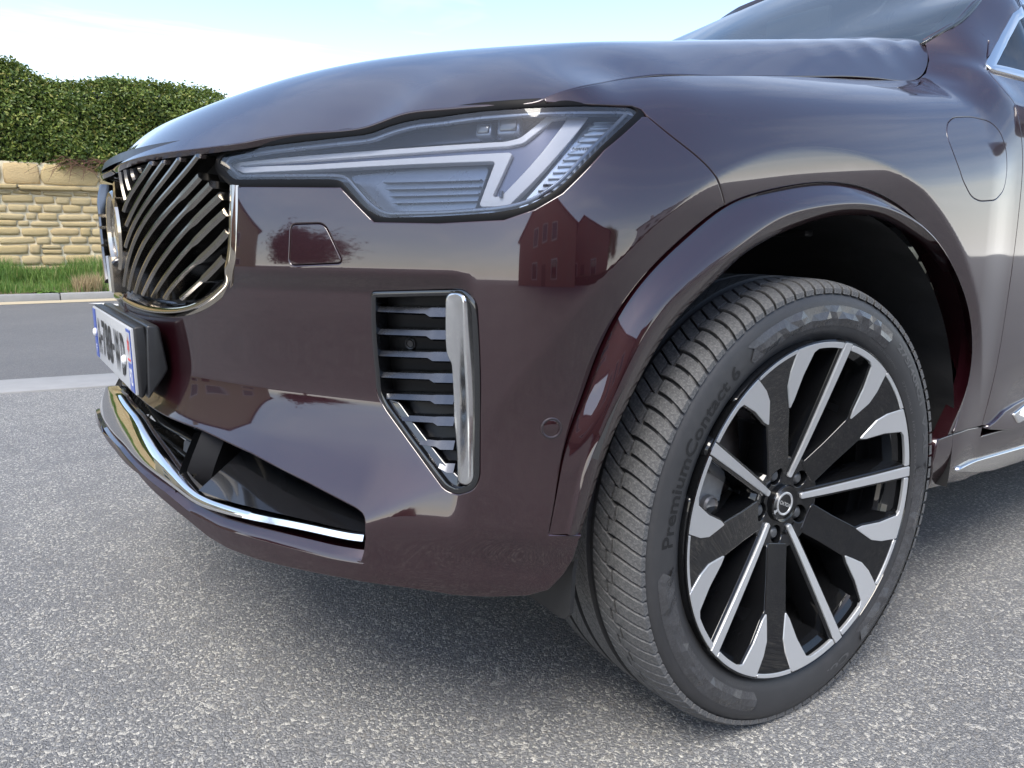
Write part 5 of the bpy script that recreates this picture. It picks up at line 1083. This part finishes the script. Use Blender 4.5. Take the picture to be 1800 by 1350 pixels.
for i, (y, zc_, hw, hh, dp) in enumerate(allst):
    b = SB[rs_.randrange(14)]
    if i < 300:
        o = link('stone', b, None, WALL, loc=(-.03+dp-.05, y, zc_)); o.scale = (.05, hw, hh); o.rotation_euler = (rs_.uniform(-.04, .04), 0, 0)
    else: v = np.array([q.co[:] for q in b.vertices])*[.05, hw, hh]+[-.03+dp-.05, y, zc_]; jm.add(v, [tuple(p_.vertices) for p_ in b.polygons])
o = jm.build('far_stones', 'stone', WALL); o['kind'] = 'stuff'
# --- hedge on top
ky = [-14, -6, -2.5, -1.2, -.62, -.35, -.1, .15, .5, .85, 1.4, 1.9, 2.3, 2.6, 3.0, 6, 14]; kz = [3.5, 3.6, 3.5, 3.45, 3.36, 3.30, 3.14, 3.10, 3.16, 3.24, 3.26, 3.25, 3.22, 3.10, 2.95, 2.9, 3.1]
def htop(y): return np.interp(y, ky, kz)
HG = empty('hedge', (0, 0, 0)); tag(HG, 'clipped evergreen hedge with glossy leaves growing above the stone wall', 'hedge')
def leaves(P, Nn, size, jit=.9):
    n = len(P); d = Nn+rng.normal(0, jit, (n, 3)); d /= np.linalg.norm(d, axis=1, keepdims=True); t_ = rng.normal(0, 1, (n, 3)); t_ -= d*np.sum(t_*d, 1, keepdims=True); t_ /= np.linalg.norm(t_, axis=1, keepdims=True); b = np.cross(d, t_); L_ = size*rng.uniform(.6, 1.3, n)[:, None]; w = L_*.24
    p0 = P-t_*L_*.5; p2 = P+t_*L_*.5-d*L_*.12; a = P+b*w+d*w*.35; c = P-b*w+d*w*.35; V = np.stack([p0, a, p2, c], 1).reshape(-1, 3); i = np.arange(n)[:, None]*4; return V, np.concatenate([i+[0, 1, 2], i+[0, 2, 3]], 0)
def hedge_pts(n, y0, y1):
    y = rng.uniform(y0, y1, n); k = rng.random(n); tz = htop(y)+rng.normal(0, .035, n); lump = .09*np.sin(y*2.7+1)+.06*np.sin(y*6.1)+.05*np.sin(y*11.3)
    front = k < .68; z = np.where(front, 1.80+(tz-1.80)*rng.random(n)**.9, tz-np.abs(rng.normal(0, .05, n))); lowv = .10*np.sin(y*4.3)+.05*np.sin(y*9)
    z = np.maximum(z, 1.80+lowv); dep = np.abs(rng.normal(0, .10, n)); bulge = .10*np.sin((z-1.8)*4.1+y*1.9)+.05*np.sin(z*9+y*5)
    x = np.where(front, WX+.02+lump*.5+bulge*.6-dep-.12*ss(z-tz, -.35, 0), WX-.1-rng.random(n)*1.0)
    Nn = np.where(front[:, None], np.array([1., 0, .35]), np.array([.2, 0, 1.])); return np.stack([x, y, z], 1), Nn
Pa, Na = hedge_pts(52000, -3.2, 4.6); Pb, Nb = hedge_pts(16000, -13, -3.2); Pc, Nc = hedge_pts(16000, 4.6, 14)
Va, Ta = leaves(Pa, Na, .062); Vb, Tb = leaves(np.vstack([Pb, Pc]), np.vstack([Nb, Nc]), .11); o = link('foliage', fast('foliage', np.vstack([Va, Vb]), np.vstack([Ta, Tb+len(Va)])), 'hedge_leaf', HG); o['kind'] = 'stuff'
m = MB(); yy = np.linspace(-13, 14, 110); G = np.array([[(x_, y_, zf(y_)) for y_ in yy] for x_, zf in ((WX-.28, lambda a: 1.86), (WX-.30, lambda a: 2.4), (WX-.36, lambda a: htop(a)-.22), (WX-.7, lambda a: htop(a)-.12), (WX-1.2, lambda a: htop(a)-.2), (WX-1.25, lambda a: 1.86))]); m.grid(G); m.build('dark_core', 'hedge_core', HG)  # solid dark core behind the leaves; the hedge's inner shade is in its colour
vn = empty('dry_vine', (WX, .25, 1.9)); tag(vn, 'dead brown creeper hanging down over the wall coping', 'creeper')
for i in range(34):
    a = rng.uniform(-1, 1); p0 = np.array([.06+rng.uniform(0, .05), a*.22+.1, .06+rng.uniform(-.05, .05)]); p1 = p0+[.05, rng.normal(-.05, .16), rng.uniform(-.08, .04)]; p2 = p1+[.02, rng.normal(-.10, .25), rng.uniform(-.32, -.03)]; MB().tube(curve([p0, p1, p2], n=9), np.linspace(.005, .002, 9), 5).build('stem', 'twig', vn)

# --- houses and trees on the other sides of the road (seen only in the paintwork)
def gable_house(name, label, loc, rz, w, d, h, rh, wall, roof, wins, door, chim=True):
    H = empty(name, loc, rz); tag(H, label, 'house')
    V = [(-w/2, -d/2, 0), (w/2, -d/2, 0), (w/2, d/2, 0), (-w/2, d/2, 0), (-w/2, -d/2, h), (w/2, -d/2, h), (w/2, d/2, h), (-w/2, d/2, h), (0, -d/2, h+rh), (0, d/2, h+rh)]
    MB().add(V, [(0, 1, 5, 8, 4), (2, 3, 7, 9, 6), (1, 2, 6, 5), (3, 0, 4, 7)]).build('wall', wall, H, smooth=False)
    for s in (-1, 1):
        e = .35; sl_ = rh/(w/2); P = np.array([(0, -d/2-e, h+rh+.03), (0, d/2+e, h+rh+.03), (s*(w/2+e), d/2+e, h-e*sl_+.03), (s*(w/2+e), -d/2-e, h-e*sl_+.03)]); MB().add(np.vstack([P, P+[0, 0, .14]]), [(0, 1, 2, 3), (7, 6, 5, 4), (0, 4, 5, 1), (1, 5, 6, 2), (2, 6, 7, 3), (3, 7, 4, 0)]).build('roof', roof, H, smooth=False)
    if chim: MB().box((w*.22, 0, h+rh*.9), (.35, .5, 1.1), bev=.03).build('chimney', wall, H, smooth=False)
    for (x, z_, ww, hh) in wins:
        f_ = MB().box((x, -d/2-.02, z_), (ww/2+.09, .06, hh/2+.09)).build('window', 'house_white', H, smooth=False); MB().box((x, -d/2-.09, z_), (ww/2, .012, hh/2)).build('pane', 'house_glass', f_, smooth=False)
    MB().box((door, -d/2-.03, 1.05), (.5, .06, 1.05), bev=.01).build('door', 'door_wood', H, smooth=False)
    return H
def face(x, y): return math.atan2(-y, -x)+math.pi/2          # front towards the car
W6 = [(-2.6, 1.6, 1.2, 1.4), (2.4, 1.6, 1.2, 1.4), (-2.4, 4.3, 1.1, 1.3), (0, 4.4, 1.1, 1.3), (2.4, 4.3, 1.1, 1.3)]
gable_house('brick_house', 'red brick house with a steep gable and chimney across the road', (18, -12.2, 0), face(18, -12.2)+.3, 14, 11, 4.6, 3.8, 'brick', 'roof_tile', W6, 0)
gable_house('brick_house', 'lower red brick house with a tiled roof beside the gabled one', (25.5, -2.5, 0), face(25.5, -2.5)+.25, 12, 9, 4.0, 3.0, 'brick', 'roof_tile', W6[:2], .2)
gable_house('cream_house', 'cream rendered house with slate roof at the end of the road', (-17, -27, 0), face(-17, -27), 11, 9, 5.6, 3.2, 'render_cream', 'roof_slate', W6, .5)
gable_house('cream_house', 'low cream bungalow with pale windows past the slate roofed house', (-33, -24, 0), face(-33, -24), 10, 8, 3.0, 2.4, 'render_cream', 'roof_tile', W6[:2], .2, False)
gable_house('white_house', 'white walled house further down the road behind the car', (28, 19, 0), face(28, 19), 10, 9, 4.6, 3.0, 'house_white', 'roof_slate', W6, .0)
def tree(name, label, loc, h, r, leaf):
    T = empty(name, loc); tag(T, label, 'tree'); m_ = MB(); m_.tube(curve([(0, 0, 0), (.05, .03, h*.3), (-.04, .06, h*.62), (.02, 0, h*.85)], n=14), np.linspace(.17, .04, 14), 9)
    for i in range(9): a = i*2.4; zz_ = h*(.36+.05*i); m_.tube(curve([(0, 0, zz_), (math.cos(a)*r*.4, math.sin(a)*r*.4, zz_+r*.22), (math.cos(a)*r*.8, math.sin(a)*r*.8, zz_+r*.55)], n=7), np.linspace(.06, .015, 7), 6)
    m_.build('trunk', 'bark', T); n = 12000; cl_ = rng.normal(0, 1, (46, 3)); cl_ /= np.linalg.norm(cl_, axis=1, keepdims=True); cl_ *= (rng.random((46, 1))**.4)*[r*.85, r*.85, h*.30]; P = cl_[rng.integers(0, 46, n)]+rng.normal(0, r*.15, (n, 3))+[0, 0, h*.66]; V_, T_ = leaves(P, P-[0, 0, h*.6], .26, 1.0); o_ = link('crown', fast('crown', V_, T_), leaf, T); o_['kind'] = 'stuff'
tree('plum_tree', 'small tree with dark red leaves in front of the slate roofed house', (-6, -27, 0), 6.2, 3.0, 'red_leaf')
tree('street_tree', 'green leafed tree beside the red brick house', (30, -27, 0), 9.0, 4.0, 'hedge_leaf')
tree('street_tree', 'green leafed tree next to the white walled house', (40, 6, 0), 9.0, 4.0, 'hedge_leaf')
# low garden hedge closing the far side of the road
GH = empty('garden_hedge', (0, 0, 0)); tag(GH, 'low garden hedge along the far pavement before the brick houses', 'hedge')
n = 9000; P = np.stack([rng.uniform(19.6, 20.4, n), rng.uniform(-22, 22, n), rng.uniform(.0, 1.15, n)], 1); V_, T_ = leaves(P, np.tile([-1., 0, .3], (n, 1)), .16); o = link('foliage', fast('foliage', V_, T_), 'hedge_leaf', GH); o['kind'] = 'stuff'; MB().box((20, 0, .5), (.3, 22, .5)).build('dark_core', 'hedge_core', GH)  # plain dark box fills the low hedge, coloured as the shade between leaves
